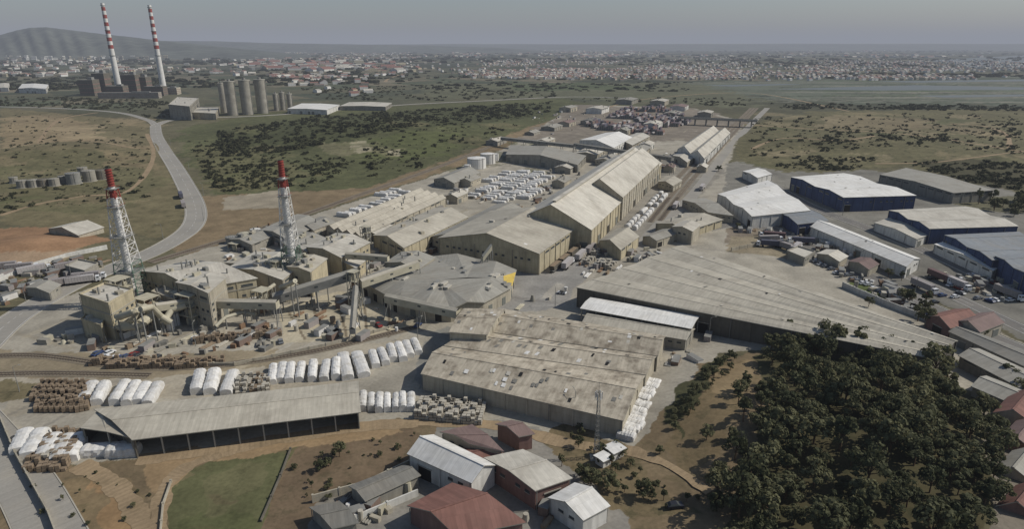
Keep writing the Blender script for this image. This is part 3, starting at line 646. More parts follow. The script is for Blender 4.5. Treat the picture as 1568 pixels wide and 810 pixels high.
def lorry(u,v,a,k=None): p=P(u,v); p.z=.07; link('lorry',TRK[k if k is not None else random.choice([0,0,1,2,3])],p,None,a)
lorry(277,302,ang((277,302),(270,285)),2); lorry(281,316,ang((281,316),(277,302)),1)
car(1033,781,ang((1010,783),(1060,778)),3)
for i in range(8): car(150+i*9,546+random.uniform(-4,4),AA+random.uniform(-.3,.3))
for u,v in [(860,450),(990,540),(1110,490),(705,480),(640,500),(240,550),(430,525),(60,440),(95,432),(580,500)]: car(u,v,random.uniform(0,6))
for i in range(26): car(1225+i*8,392+i*3.6+random.uniform(-2,2),ang((1225,392),(1400,470))+1.57)
for i in range(22): car(1420+random.uniform(0,140),420+random.uniform(0,45),random.choice([.3,1.9]))
for i in range(6): lorry(1130+random.uniform(0,120),365+random.uniform(0,20),random.uniform(0,3))
for u,v in [(1415,445),(1440,430),(1465,440),(1500,418),(1545,455),(1330,385),(890,395),(870,408),(905,385),(1035,318),(1075,290)]: lorry(u,v,ang((1243,347),(1388,408)) if u>1200 else AA)
for i in range(7): lorry(random.uniform(5,150),random.uniform(408,436),random.uniform(-.3,.3)+.5,random.choice([0,1,1]))
def wagon():
    m=MB(); m.obox((0,0,1.0),(1,0),11,2.6,.3,'steel'); b=[Vector((x,y,1.3)) for x,y in ((-4.2,-1.3),(4.2,-1.3),(4.2,1.3),(-4.2,1.3))]; t=[Vector((x,y,3.7)) for x,y in ((-5.4,-1.4),(5.4,-1.4),(5.4,1.4),(-5.4,1.4))]
    for i in range(4): m.add([b[i],b[(i+1)%4],t[(i+1)%4],t[i]],'w_dark')
    m.add([p-Zv*.3 for p in t],'pallet')
    for x in (-4.2,-3,3,4.2):
        for s in (-1,1): m.tube((x,s*.7,.45),(x,s*.9,.45),.45,'tyre',10)
    return m.data('wagon_mesh')
WG=wagon()
A=P(846,417);B=P(962,322)
for i in range(11): link('freight_wagon',WG,A.lerp(B,(i+.3)/11),None,ang((846,417),(962,322)))
def lamp_mesh():
    m=MB(); m.cyl((0,0,0),.14,.08,9,8,'steel'); m.tube((0,0,9),(1.6,0,9.4),.06,'steel'); m.obox((1.9,0,9.35),(1,0),.8,.3,.15,'frame'); return m.data('lamp_mesh')
LM=lamp_mesh()
for u,v in [(40,462),(110,426),(180,398),(250,366),(312,338),(312,300),(290,262),(262,225),(1160,336),(1240,370),(1320,412),(1400,452),(1200,300),(1290,330),(760,450),(640,520),(300,530),(850,470),(1085,520),(30,600),(880,640)]:
    link('street_lamp',LM,P(u,v),None,random.uniform(0,6))
def wall(px,h,mat,name='perimeter_wall',th=.35):
    m=MB(); q=[P(u,v) for u,v in px]
    for a,b in zip(q,q[1:]):
        m.obox((a+b)/2-Zv*.3+Zv*gz((a.x+b.x)/2,(a.y+b.y)/2),b-a,(b-a).length+.1,th,h+.3,mat)
        for k in range(int((b-a).length/6)):
            p=a.lerp(b,k/max(1,int((b-a).length/6))); m.obox(p-Zv*.3,b-a,.5,th+.2,h+.5,mat)
    m.obj(name,q[0])
wall([(0,432),(50,412),(100,398),(165,384)],2.2,'w_white','retaining_wall',.6); wall([(0,640),(25,700),(75,790),(90,830)],1.8,'w_beige')
wall([(262,740),(250,775),(245,830)],.8,'w_beige'); wall([(480,770),(560,748),(628,715)],2.2,'w_beige'); wall([(545,800),(640,760)],2,'w_white'); wall([(1290,440),(1360,470),(1440,500)],2.5,'w_white')
wall([(230,560),(360,560),(500,530),(640,492)],1.2,'w_beige','low_wall'); wall([(1120,385),(1180,372),(1230,388)],2,'w_beige','low_wall'); wall([(445,690),(430,730),(400,800)],.7,'w_dark','low_wall')
# ---------------------------------------------------------------- ground
def vn(x,y,s,seed=0):
    x=x/s+seed*17.3; y=y/s+seed*9.1; xi=np.floor(x);yi=np.floor(y); fx=x-xi;fy=y-yi; fx=fx*fx*(3-2*fx); fy=fy*fy*(3-2*fy)
    h=lambda a,b:np.modf(np.abs(np.sin(a*127.1+b*311.7+seed*7.7)*43758.5453))[0]
    return (h(xi,yi)*(1-fx)+h(xi+1,yi)*fx)*(1-fy)+(h(xi,yi+1)*(1-fx)+h(xi+1,yi+1)*fx)*fy
def ground():
    elev=np.concatenate([np.radians(np.linspace(88,48,12)),np.radians(np.linspace(47,6,620)),np.radians(np.linspace(5.95,.10,190))])
    D=H/np.tan(elev)
    az=np.radians(np.concatenate([np.linspace(-180,-50,16)[:-1],np.linspace(-50,50,780),np.linspace(50,180,16)[1:]]))
    R,A_=np.meshgrid(D,az,indexing='ij'); X=R*np.sin(A_); Y=R*np.cos(A_)
    z=np.zeros_like(X)
    for c,a,rx,ry in BUMPS: z+=a*np.exp(-((X-c.x)/rx)**2-((Y-c.y)/ry)**2)
    nr,nc=X.shape; co=np.stack([X,Y,z],-1).reshape(-1,3)
    idx=np.arange(nr*nc).reshape(nr,nc)
    f=np.stack([idx[:-1,:-1],idx[1:,:-1],idx[1:,1:],idx[:-1,1:]],-1).reshape(-1,4)
    me=bpy.data.meshes.new('ground'); me.vertices.add(len(co)); me.vertices.foreach_set('co',co.astype(np.float32).ravel())
    me.loops.add(f.size); me.loops.foreach_set('vertex_index',f.ravel().astype(np.int32)); me.polygons.add(len(f))
    me.polygons.foreach_set('loop_start',np.arange(0,f.size,4,dtype=np.int32)); me.update(calc_edges=True)
    x=X.ravel(); y=Y.ravel(); r=R.ravel()
    col=np.zeros((len(x),4),np.float32)
    lin=lambda c:np.array(S(c),np.float32)
    col[:,:3]=lin((94,89,68)); col[:,3]=.7
    s_=np.clip((r-900)/600,0,1)[:,None]
    cx=x*.8+y*.6+120*vn(x,y,500,3); cy=-x*.6+y*.8+120*vn(x,y,600,4)
    cell=lambda a,b,k:np.modf(np.abs(np.sin(np.floor(cx/a)*12.9898+np.floor(cy/b)*78.233+k)*43758.5))[0]
    c1=cell(210,340,0)*.6+cell(90,130,5)*.4
    pal=np.array([lin((76,78,62)),lin((88,86,68)),lin((70,74,60)),lin((104,98,80)),lin((78,82,64)),lin((112,105,88))])
    far=pal[np.clip((c1*6).astype(int),0,5)]
    dk=np.clip((vn(x,y,900,1)*.6+vn(x,y,260,2)*.4-.42)*5,0,1)[:,None]; far=far*(1-dk)+lin((60,63,50))*dk
    col[:,:3]=col[:,:3]*(1-s_)+far*s_
    def reg(poly,c,sp=.0,j=3.0,mix=1.0,world=None):
        w=W(poly) if world is None else world; xs=[p[0] for p in w]; ys=[p[1] for p in w]
        sel=np.where((x>min(xs)-20)&(x<max(xs)+20)&(y>min(ys)-20)&(y<max(ys)+20))[0]
        if not len(sel): return
        xx=x[sel];yy=y[sel]; jx=xx+(vn(xx,yy,6,21)-.5)*j*2+(vn(xx,yy,1.8,22)-.5)*j*.8; jy=yy+(vn(xx,yy,6,23)-.5)*j*2+(vn(xx,yy,1.8,24)-.5)*j*.8
        if j>4: jx=jx+(vn(xx,yy,26,31)-.5)*j*5; jy=jy+(vn(xx,yy,26,32)-.5)*j*5
        ins=np.zeros(len(sel),bool); n=len(w)
        for i in range(n):
            x1,y1=w[i];x2,y2=w[(i+1)%n]
            if y1==y2: continue
            k=((y1>jy)!=(y2>jy))&(jx<(x2-x1)*(jy-y1)/(y2-y1)+x1); ins^=k
        t=sel[ins]; col[t,:3]=col[t,:3]*(1-mix)+lin(c)*mix; col[t,3]=col[t,3]*(1-mix)+sp*mix
    reg([(1040,126),(1568,116),(1700,116),(1700,162),(1300,158),(1060,140)],(90,94,80),.1,30)
    for k in range(34):
        v=119+k*1.2; u=1060+random.uniform(-40,420); reg([(u,v),(u+random.uniform(150,450),v-.6),(u+400,v+.5),(u,v+.8)],random.choice([(72,78,62),(114,112,98),(66,72,56),(102,101,88),(80,88,66)]),0,5)
    reg([(640,128),(1060,126),(1160,150),(1140,165),(870,150),(650,150)],(90,90,70),.5,15)
    reg([(760,128),(900,126),(1000,135),(800,140)],(78,84,60),.5,15)
    reg([(0,165),(225,185),(292,320),(262,365),(0,345)],(106,98,73),.6,4)
    reg([(0,180),(60,176),(130,185),(150,215),(60,225),(0,240)],(128,114,88),.4,6); reg([(0,245),(130,235),(230,262),(235,300),(120,330),(0,320)],(98,93,67),.7,6)
    reg([(80,195),(140,190),(160,210),(90,215)],(144,129,102),.1,5,.6); reg([(150,235),(225,240),(235,262),(160,255)],(122,109,83),.3,5,.7)
    reg([(265,200),(400,172),(860,150),(900,158),(870,190),(760,215),(640,262),(560,292),(330,300),(290,250)],(84,85,58),.95,5)
    reg([(330,205),(480,180),(700,165),(855,155),(840,175),(700,198),(560,216),(420,236),(340,240)],(68,70,46),.95,8,.85)
    reg([(560,222),(640,205),(700,212),(690,232),(600,252),(560,242)],(84,88,54),.4,6,.8); reg([(480,225),(560,218),(615,232),(600,238),(520,236)],(140,130,104),.2,6,.35); reg([(350,200),(380,190),(420,200),(390,215)],(92,90,62),.4,5)
    reg([(300,225),(420,235),(480,270),(400,290),(320,285)],(100,95,68),.6,6,.6)
    reg([(535,222),(560,220),(570,232),(545,236)],(168,158,135),0,3,.5); reg([(590,233),(615,231),(610,240)],(165,155,134),0,3,.5)
    reg([(310,300),(560,288),(700,240),(860,178),(880,185),(720,250),(560,300),(420,346),(300,385),(262,388),(305,345)],(118,103,80),.35,3)
    reg([(342,302),(435,290),(442,318),(342,322)],(140,131,113),.1,1.5)
    reg([(0,530),(60,470),(262,397),(430,345),(722,250),(800,215),(880,160),(1060,165),(1140,186),(1112,262),(1110,345),(1240,380),(1600,540),(1600,640),(1480,600),(1300,540),(1100,545),(1060,590),(1010,672),(960,690),(640,640),(210,702),(20,718),(-60,730),(-60,540)],(146,140,126),.0,1.2)
    reg([(0,545),(300,560),(600,520),(640,500),(500,600),(240,612),(0,640)],(150,142,125),0,2)
    reg([(-60,535),(200,545),(430,535),(420,560),(200,580),(-60,575)],(130,119,98),.15,2)
    reg([(-60,585),(90,585),(60,612),(0,618),(-60,620)],(112,103,78),.6,2)
    reg([(430,470),(520,445),(560,452),(640,500),(570,520),(430,525)],(162,153,131),0,1)
    for k in range(5): reg([(440+k*38,478-k*5),(444+k*38,477-k*5),(470+k*32,520-k*1),(466+k*32,521-k*1)],(116,106,88),0,.2)
    reg([(800,215),(880,160),(1060,165),(1140,186),(1100,215),(900,225)],(118,110,98),.2,6)
    reg([(690,440),(870,400),(920,380),(900,420),(860,470),(720,490)],(131,128,121),0,1.5); reg([(640,540),(660,510),(690,500),(680,540),(640,600)],(126,124,116),0,1.5)
    reg([(860,345),(1000,240),(1080,230),(1110,262),(1000,370),(900,400)],(128,123,112),0,1.5)
    fw=W([(60,480),(262,400),(722,255),(900,190),(1100,200),(1100,345),(1000,660),(640,630),(30,700)])
    bx=[p[0] for p in fw]; by=[p[1] for p in fw]; k=0
    while k<280:
        px_,py_=random.uniform(min(bx),max(bx)),random.uniform(min(by),max(by))
        if not inpoly(px_,py_,fw): continue
        k+=1; c=Vector((px_,py_,0)); dd,pp=(AX,PX) if random.random()<.6 else (PX,AX); L=random.uniform(6,45); w_=random.uniform(.8,5)
        reg(None,random.choice([(120,114,101),(168,161,145),(124,114,94),(112,108,101),(160,151,130)]),0,1.0,random.uniform(.2,.5),world=[(c+dd*L/2+pp*w_/2)[:2],(c+dd*L/2-pp*w_/2)[:2],(c-dd*L/2-pp*w_/2)[:2],(c-dd*L/2+pp*w_/2)[:2]])
    reg([(1112,250),(1200,238),(1340,262),(1660,305),(1660,560),(1240,380),(1108,345)],(114,111,102),.1,2)
    reg([(1112,345),(1240,352),(1320,392),(1250,385),(1180,372),(1110,372)],(118,108,94),.3,2); reg([(1120,362),(1190,358),(1240,384),(1200,395),(1110,385)],(128,118,98),.5,2)
    reg([(1180,240),(1270,235),(1350,258),(1210,262),(1150,255)],(88,86,64),.9,3); reg([(1420,300),(1560,300),(1600,330),(1500,322)],(92,89,70),.7,3)
    reg([(1142,190),(1250,170),(1660,165),(1660,300),(1560,298),(1400,256),(1290,262),(1190,262),(1118,240)],(96,91,66),.85,5)
    reg([(1400,250),(1520,245),(1600,260),(1600,296),(1480,280)],(72,69,50),.9,4); reg([(1270,176),(1420,182),(1520,205),(1400,205),(1250,195)],(114,104,80),.4,5)
    for _ in range(34):
        u,v=random.uniform(1150,1560),random.uniform(168,250); reg([(u-30,v),(u,v-4),(u+40,v),(u+5,v+4)],random.choice([(124,112,86),(78,78,52),(134,122,96),(80,84,56)]),.5,9,.5)
    for _ in range(34):
        u,v=random.uniform(290,820),random.uniform(178,285); reg([(u-30,v),(u,v-5),(u+40,v),(u+5,v+5)],random.choice([(112,103,76),(66,68,44),(90,92,60),(72,74,48)]),.8,9,.5)
    for _ in range(20):
        u,v=random.uniform(0,250),random.uniform(178,330); reg([(u-30,v),(u,v-6),(u+40,v),(u+5,v+6)],random.choice([(128,114,88),(80,78,54),(92,92,62),(140,124,98)]),.6,9,.5)
    reg([(-60,352),(80,347),(172,370),(100,396),(0,428),(-60,440)],(134,106,80),.15,2); reg([(-60,400),(60,395),(150,385),(60,412),(-60,440)],(146,130,108),0,2,.6)
    reg([(20,718),(210,702),(640,642),(960,690),(1040,620),(1070,560),(1190,545),(1220,700),(1100,860),(-100,860),(-100,730)],(112,98,76),.35,2)
    reg([(60,735),(170,722),(215,760),(225,860),(90,860)],(122,106,80),.3,2); reg([(140,735),(180,745),(212,800),(215,860),(170,860),(165,790)],(140,115,84),.1,2)
    reg([(250,870),(256,752),(290,722),(340,702),(462,676),(438,715),(415,760),(392,870)],(90,90,62),.5,1.2)
    reg([(300,740),(360,715),(420,700),(400,740),(340,780)],(104,99,72),.5,3,.5); reg([(270,800),(330,780),(390,800),(380,860),(262,860)],(78,82,52),.5,3,.5)
    reg([(462,676),(520,664),(640,652),(650,680),(600,730),(480,785),(470,870),(392,870),(415,760)],(106,91,72),.5,1.5); reg([(215,700),(400,675),(600,648),(620,662),(300,712),(250,760),(225,740)],(140,119,90),.1,1.5)
    for _ in range(40):
        u,v=random.uniform(40,1100),random.uniform(690,830); reg([(u-20,v),(u,v-6),(u+26,v),(u+3,v+7)],random.choice([(132,114,88),(84,78,54),(94,80,62),(146,126,98)]),.4,2.5,.35)
    reg([(480,772),(625,728),(672,655),(760,645),(830,655),(870,690),(960,775),(960,870),(470,870)],(122,118,109),.05,1)
    reg([(880,640),(960,690),(1000,740),(1080,790),(960,790),(830,680)],(106,94,71),.7,2)
    reg([(1010,690),(1100,560),(1150,560),(1160,600),(1100,700),(1040,740)],(110,96,72),.5,2); reg([(1020,640),(1080,560),(1110,548),(1090,600),(1040,680)],(70,69,48),.95,2); reg([(1090,570),(1140,560),(1150,580),(1110,640),(1090,620)],(124,108,82),.2,2)
    reg([(1150,560),(1200,530),(1400,540),(1490,620),(1510,900),(1080,900),(1130,760),(1180,650)],(76,71,50),.8,2)
    reg([(1300,432),(1345,428),(1385,445),(1360,462),(1315,450)],(88,97,58),.4,1)
    reg([(1500,640),(1700,640),(1700,900),(1515,900)],(112,105,93),.2,1)
    at=me.color_attributes.new('Col','FLOAT_COLOR','POINT'); at.data.foreach_set('color',col.ravel())
    me.polygons.foreach_set('use_smooth',[True]*len(me.polygons))
    m,nt,b=newmat('ground_soil_and_scrub'); L=nt.links
    a=nt.nodes.new('ShaderNodeAttribute'); a.attribute_name='Col'; g=nt.nodes.new('ShaderNodeNewGeometry').outputs['Position']
    f1=noise_fac(nt,g,(.012,.012,.012),.16,2); f2=noise_fac(nt,g,(.09,.09,.09),.2,5); f3=noise_fac(nt,g,(.9,.9,.9),.13,3); f=mul(nt,mul(nt,f1,f2),f3)
    sp=nt.nodes.new('ShaderNodeTexNoise'); sp.inputs['Scale'].default_value=.22; sp.inputs['Detail'].default_value=6; sp.inputs['Roughness'].default_value=.75; L.new(g,sp.inputs['Vector'])
    mr=nt.nodes.new('ShaderNodeMapRange'); mr.inputs[1].default_value=.5; mr.inputs[2].default_value=.62; mr.inputs[4].default_value=.75; L.new(sp.outputs['Fac'],mr.inputs[0])
    fm=mul(nt,mr.outputs[0],a.outputs['Alpha'])
    mx=nt.nodes.new('ShaderNodeMixRGB'); L.new(fm,mx.inputs[0]); L.new(a.outputs['Color'],mx.inputs[1]); mx.inputs[2].default_value=S((56,58,39))+(1,)
    v=nt.nodes.new('ShaderNodeVectorMath'); v.operation='SCALE'; L.new(mx.outputs[0],v.inputs[0]); L.new(f,v.inputs['Scale']); L.new(v.outputs[0],b.inputs['Base Color'])
    b.inputs['Roughness'].default_value=.95; b.inputs['Specular IOR Level'].default_value=.1
    me.materials.append(m); link('ground',me)
ground()
def water():
    m,nt,b=newmat('estuary_water'); b.inputs['Base Color'].default_value=S((92,96,92))+(1,); b.inputs['Roughness'].default_value=.55; b.inputs['Specular IOR Level'].default_value=.3; M['water']=m
    mb=MB()
    for poly in [[(1420,92),(1568,84),(1800,84),(1800,100),(1500,104)],[(1180,136),(1400,130),(1568,133),(1568,137),(1350,138)],[(1340,124),(1568,121),(1568,124),(1400,126)],[(1400,146),(1568,144),(1568,147),(1450,149)],[(1080,130),(1200,128),(1230,129),(1120,132)]]:
        mb.add([P(u,v,.12) for u,v in poly],'water')
    mb.obj('water')
water()
def hills():
    M['hill']=surf('hill_scrub',(78,81,72),.95,[('pos',(.002,.002,.004),.2),('pos',(.012,.012,.012),.25)])
    for nm,D,prof,dep in [('hill',6500,[(-260,68),(-60,64),(0,53),(25,46),(45,42),(70,41),(95,44),(120,47),(160,52),(200,56),(240,61),(300,67),(360,73),(430,80),(480,85)],1400),
        ('hill',10500,[(-200,62),(0,63),(250,62),(330,62.5),(420,65.5),(520,67),(640,69),(760,72),(860,79)],1500),('hill',15000,[(300,76),(500,68),(700,66.8),(900,67.2),(1200,66.4),(1568,66.5),(1900,67)],2000)]:
        pts=[]
        for i in range(len(prof)-1):
            for k in range(12):
                t=k/12; pts.append((prof[i][0]*(1-t)+prof[i+1][0]*t,prof[i][1]*(1-t)+prof[i+1][1]*t+math.sin(i*12+k)*.12))
        V=[];Fc=[]; ph=random.uniform(0,6); K=9
        for i,(u,v) in enumerate(pts):
            x=(u-784)/F; y=-(v-405)/F; d=Vector((x,y*SP+CP,y*CP-SP)); t=D/d.y; tz=max(-1,H+d.z*t); tx=d.x*t
            for k in range(K):
                s=k/(K-2) if k<K-1 else 1.7
                yy=D-dep*(1-s); e=math.sin(min(s,1)*math.pi/2)**1.4 if s<=1 else 0
                V.append((tx*yy/D if s<=1 else tx,yy,-2+(tz+2)*e*(1+.10*math.sin(i*.55+ph+s*5)*(1-e)*2)))
        n=len(pts)
        for i in range(n-1):
            for k in range(K-1): Fc.append((i*K+k,(i+1)*K+k,(i+1)*K+k+1,i*K+k+1))
        me=bpy.data.meshes.new(nm); me.from_pydata(V,[],Fc); me.polygons.foreach_set('use_smooth',[True]*len(Fc)); me.materials.append(M['hill']); me.update(); link(nm,me)
hills()
# ---------------------------------------------------------------- distant town
def town():
    mb=MB(); mats=['w_white','w_white','w_beige','w_yellow','w_grey','r_white']
    zones=[([(620,92),(1100,88),(1568,96),(1568,122),(1200,124),(900,124),(640,112)],1900,(9,16),(4,8)),([(0,76),(240,73),(330,80),(250,92),(0,92)],800,(14,34),(10,30)),([(250,74),(620,72),(640,92),(300,94)],560,(14,30),(5,10)),([(0,92),(380,92),(560,105),(500,125),(300,112),(0,120)],300,(12,28),(5,10)),([(620,72),(1500,70),(1568,78),(1500,88),(620,88)],560,(20,60),(5,12)),([(440,112),(560,120),(580,150),(450,140)],50,(10,24),(5,9)),([(700,108),(1160,104),(1100,122),(720,120)],700,(9,15),(4,8)),([(560,96),(640,92),(620,120),(560,118)],60,(10,20),(4,8)),([(1260,90),(1568,92),(1568,112),(1260,110)],500,(9,16),(4,8)),([(380,94),(640,94),(640,110),(380,108)],110,(20,70),(6,10))]
    for poly,n,sz,hs in zones:
        us=[p[0] for p in poly];vs=[p[1] for p in poly]; k=0; cl=[(random.uniform(min(us),max(us)),random.uniform(min(vs),max(vs))) for _ in range(22)]
        while k<n:
            if random.random()<.75:
                c=random.choice(cl); u=random.gauss(c[0],30); v=random.gauss(c[1],1.8)
            else: u=random.uniform(min(us),max(us)); v=random.uniform(min(vs),max(vs))
            if not inpoly(u,v,poly): k+=.02; continue
            k+=1; p=P(u,v); w=random.uniform(*sz); d=random.uniform(*sz)*.8; h=random.uniform(*hs); a=random.choice([.3,.35,.4,1.9,1.0])+random.uniform(-.05,.05); dr=Vector((math.cos(a),math.sin(a),0)); pr=Vector((-dr.y,dr.x,0)); wm=random.choice(mats)
            b=[p-dr*w/2-pr*d/2,p+dr*w/2-pr*d/2,p+dr*w/2+pr*d/2,p-dr*w/2+pr*d/2]; t=[q+Zv*h for q in b]
            for i in range(4): mb.add([b[i],b[(i+1)%4],t[(i+1)%4],t[i]],wm)
            if h<9:
                r1=(t[0]+t[3])/2+Zv*d*.2; r2=(t[1]+t[2])/2+Zv*d*.2; rm=random.choice(['r_terra','r_maroon','r_terra','r_light','r_grey'])
                mb.add([t[0],t[1],r2,r1],rm); mb.add([t[3],t[2],r2,r1],rm); mb.add([t[0],t[3],r1],wm); mb.add([t[1],t[2],r2],wm)
            else:
                mb.add(t,'r_light')
                for q in range(2): mb.obox(p+Zv*(h*(.3+.35*q)),dr,w+.3,d+.3,h*.12,'glass')
    mb.obj('distant_town')
town()
# ---------------------------------------------------------------- vegetation
def leafmat(name,c1,c2):
    m,nt,b=newmat(name); L=nt.links; g=nt.nodes.new('ShaderNodeNewGeometry'); oi=nt.nodes.new('ShaderNodeObjectInfo')
    n=nt.nodes.new('ShaderNodeTexNoise'); n.inputs['Scale'].default_value=.5; n.inputs['Detail'].default_value=2; L.new(g.outputs['Position'],n.inputs['Vector'])
    ad=nt.nodes.new('ShaderNodeMath'); ad.operation='ADD'
    r=nt.nodes.new('ShaderNodeMapRange'); r.inputs[3].default_value=-.4; r.inputs[4].default_value=.4; L.new(oi.outputs['Random'],r.inputs[0]); L.new(n.outputs['Fac'],ad.inputs[0]); L.new(r.outputs[0],ad.inputs[1])
    mx=nt.nodes.new('ShaderNodeMixRGB'); mx.use_clamp=True; mx.inputs[1].default_value=c1+(1,); mx.inputs[2].default_value=c2+(1,); L.new(ad.outputs[0],mx.inputs[0]); L.new(mx.outputs[0],b.inputs['Base Color'])
    b.inputs['Roughness'].default_value=.8; b.inputs['Specular IOR Level'].default_value=.15
    tr=nt.nodes.new('ShaderNodeBsdfTranslucent'); ms=nt.nodes.new('ShaderNodeMixShader'); ms.inputs[0].default_value=.3
    L.new(mx.outputs[0],tr.inputs['Color']); L.new(b.outputs[0],ms.inputs[1]); L.new(tr.outputs[0],ms.inputs[2]); L.new(ms.outputs[0],nt.nodes['Material Output'].inputs['Surface']); return m
M['leaf']=leafmat('tree_foliage',(.05,.058,.028),(.17,.165,.085)); M['leaf2']=leafmat('scrub_foliage',(.038,.042,.022),(.08,.08,.04)); M['bark']=surf('bark',(92,76,60),.95,[('pos',(2,2,2),.2)])
def tree_arrays(seed,R=3.6,Ht=8,lobes=14,leaves=80,ls=.5):
    r=np.random.RandomState(seed); V=[];Fq=[]
    cs=[]
    for i in range(lobes):
        a=r.uniform(0,6.28); rr=R*.8*math.sqrt(r.uniform(0,1)); zz=Ht*(.4+.55*r.uniform(0,1)*(1-(rr/R)**2*.7)); cs.append((rr*math.cos(a),rr*math.sin(a),zz,R*r.uniform(.2,.42)))
    for (cx,cy,cz,cr) in cs:
        d=r.normal(size=(leaves,3)); d[:,2]=np.abs(d[:,2])*1.0-.25; d/=np.linalg.norm(d,axis=1)[:,None]; rad=cr*(.7+.4*r.uniform(size=(leaves,1))); p=np.array([cx,cy,cz])+d*rad*np.array([1,1,.8])
        for k in range(leaves):
            n=d[k]+r.normal(size=3)*.38; n/=np.linalg.norm(n); t=np.cross(n,r.normal(size=3)); t/=np.linalg.norm(t)+1e-6; w=np.cross(n,t); s=ls*r.uniform(.6,1.3)
            i=len(V); V+= [p[k]-t*s*.5-w*s*.35,p[k]+t*s*.5-w*s*.3,p[k]+t*s*.35+w*s*.45,p[k]-t*s*.4+w*s*.35]; Fq.append((i,i+1,i+2,i+3))
    return np.array(V),np.array(Fq),cs
def tree_mesh(seed,R,Ht,lobes=15,leaves=62,ls=.66):
    V,Fq,cs=tree_arrays(seed,R,Ht,lobes,leaves,ls); mb=MB(); r=random.Random(seed)
    mb.tube((0,0,-.5),(r.uniform(-.3,.3),r.uniform(-.3,.3),Ht*.5),.28,'bark',7,.17)
    for c in cs[:9]: mb.tube((0,0,Ht*.3),(c[0],c[1],c[2]),.12,'bark',4,.04)
    nv=len(mb.v); mb.mats.append('leaf'); li=mb.mats.index('leaf')
    mb.v+= [tuple(v) for v in V]; mb.f+=[tuple(int(q)+nv for q in f) for f in Fq]; mb.m+=[li]*len(Fq); mb.uv+=[(0,0)]*(4*len(Fq))
    return mb.data('tree_mesh')
TREES=[tree_mesh(s,R,h) for s,R,h in [(1,3.8,7.5),(2,4.6,9.5),(3,3.2,11),(4,5.0,8),(5,3.0,6.5),(6,4.2,10),(7,2.6,12)]]
def scatter(poly,n,mind,meshes,name,smin=.8,smax=1.25):
    w=W(poly); xs=[p[0] for p in w];ys=[p[1] for p in w]; pts=[]; tries=0
    while len(pts)<n and tries<n*40:
        tries+=1; x=random.uniform(min(xs),max(xs)); y=random.uniform(min(ys),max(ys))
        if not inpoly(x,y,w): continue
        if any((x-a)**2+(y-b)**2<mind*mind for a,b in pts): continue
        pts.append((x,y)); s=random.uniform(smin,smax); link(name,random.choice(meshes),Vector((x,y,gz(x,y)-.2)),None,random.uniform(0,6.28),(s,s,s*random.uniform(.85,1.15)))
scatter([(1170,548),(1200,532),(1290,530),(1390,556),(1450,600),(1476,650),(1484,720),(1490,870),(1085,870),(1135,790),(1172,720),(1202,650),(1188,600)],170,5.4,TREES,'pine_tree',.6,1.3)
scatter([(1130,620),(1165,600),(1190,650),(1150,720),(1110,800),(1080,800),(1110,700)],18,4,TREES,'pine_tree',.45,.9)
scatter([(1095,560),(1120,545),(1130,560),(1060,650),(1020,680),(1030,640)],34,1.8,TREES,'shrub',.2,.42)
scatter([(880,650),(960,700),(1080,770),(1050,800),(940,760),(870,690)],30,2.5,TREES,'shrub',.1,.4)
scatter([(430,720),(560,670),(640,660),(600,730),(480,780)],22,2.0,TREES,'shrub',.1,.28)
scatter([(40,740),(180,720),(240,760),(230,810),(60,810)],16,2.0,TREES,'shrub',.08,.2)
scatter([(1490,310),(1568,306),(1600,335),(1540,332)],14,5,TREES,'broadleaf_tree',.7,1.3); scatter([(1380,455),(1430,470),(1440,490),(1390,480)],6,4,TREES,'broadleaf_tree',.5,.9); scatter([(1500,640),(1520,640),(1520,810),(1498,810)],9,4,TREES,'broadleaf_tree',.5,1)
for u,v,s in [(1415,500,.9),(1405,492,.8),(930,750,.8),(905,742,.7),(890,735,.5),(500,715,.45),(520,700,.5),(490,722,.4),(985,765,.6),(1010,700,.4),(1545,590,1),(1560,610,1),(860,715,.4),(875,640,.4),(1080,690,.5),(1330,470,.5),(1130,350,.6),(1100,262,.8),(1500,520,.6),(1380,430,.5),(1360,425,.5)]:
    p=P(u,v); link('broadleaf_tree',random.choice(TREES),Vector((p.x,p.y,gz(p.x,p.y)-.1)),None,random.uniform(0,6),(s,s,s))
def mass(name,zones,base,seed):
    VV=[];FF=[];off=0; rnd=random.Random(seed)
    for poly,n,smin,smax in zones:
        us=[p[0] for p in poly];vs=[p[1] for p in poly]; k=0
        cl=[(rnd.uniform(min(us),max(us)),rnd.uniform(min(vs),max(vs))) for _ in range(22)]
        while k<n:
            k+=1
            if rnd.random()<.5: c=rnd.choice(cl); u=rnd.gauss(c[0],(max(us)-min(us))*.06); v=rnd.gauss(c[1],(max(vs)-min(vs))*.09)
            else: u=rnd.uniform(min(us),max(us)); v=rnd.uniform(min(vs),max(vs))
            if not inpoly(u,v,poly): continue
            p=P(u,v); V,Fq=rnd.choice(base); s=smin+(smax-smin)*rnd.random()**2; a=rnd.uniform(0,6.28); c_,s_=math.cos(a),math.sin(a)
            X=(V[:,0]*c_-V[:,1]*s_)*s*rnd.uniform(.9,1.5)+p.x; Y=(V[:,0]*s_+V[:,1]*c_)*s+p.y; Z=V[:,2]*s*rnd.uniform(.7,1.1)+gz(p.x,p.y)
            VV.append(np.stack([X,Y,Z],-1)); FF.append(Fq+off); off+=len(V)
    V=np.concatenate(VV);Fq=np.concatenate(FF); me=bpy.data.meshes.new(name); me.vertices.add(len(V)); me.vertices.foreach_set('co',V.astype(np.float32).ravel())
    me.loops.add(Fq.size); me.loops.foreach_set('vertex_index',Fq.ravel().astype(np.int32)); me.polygons.add(len(Fq)); me.polygons.foreach_set('loop_start',np.arange(0,Fq.size,4,dtype=np.int32)); me.update(calc_edges=True)
    me.materials.append(M['leaf2']); link(name,me)
b1=[]; 
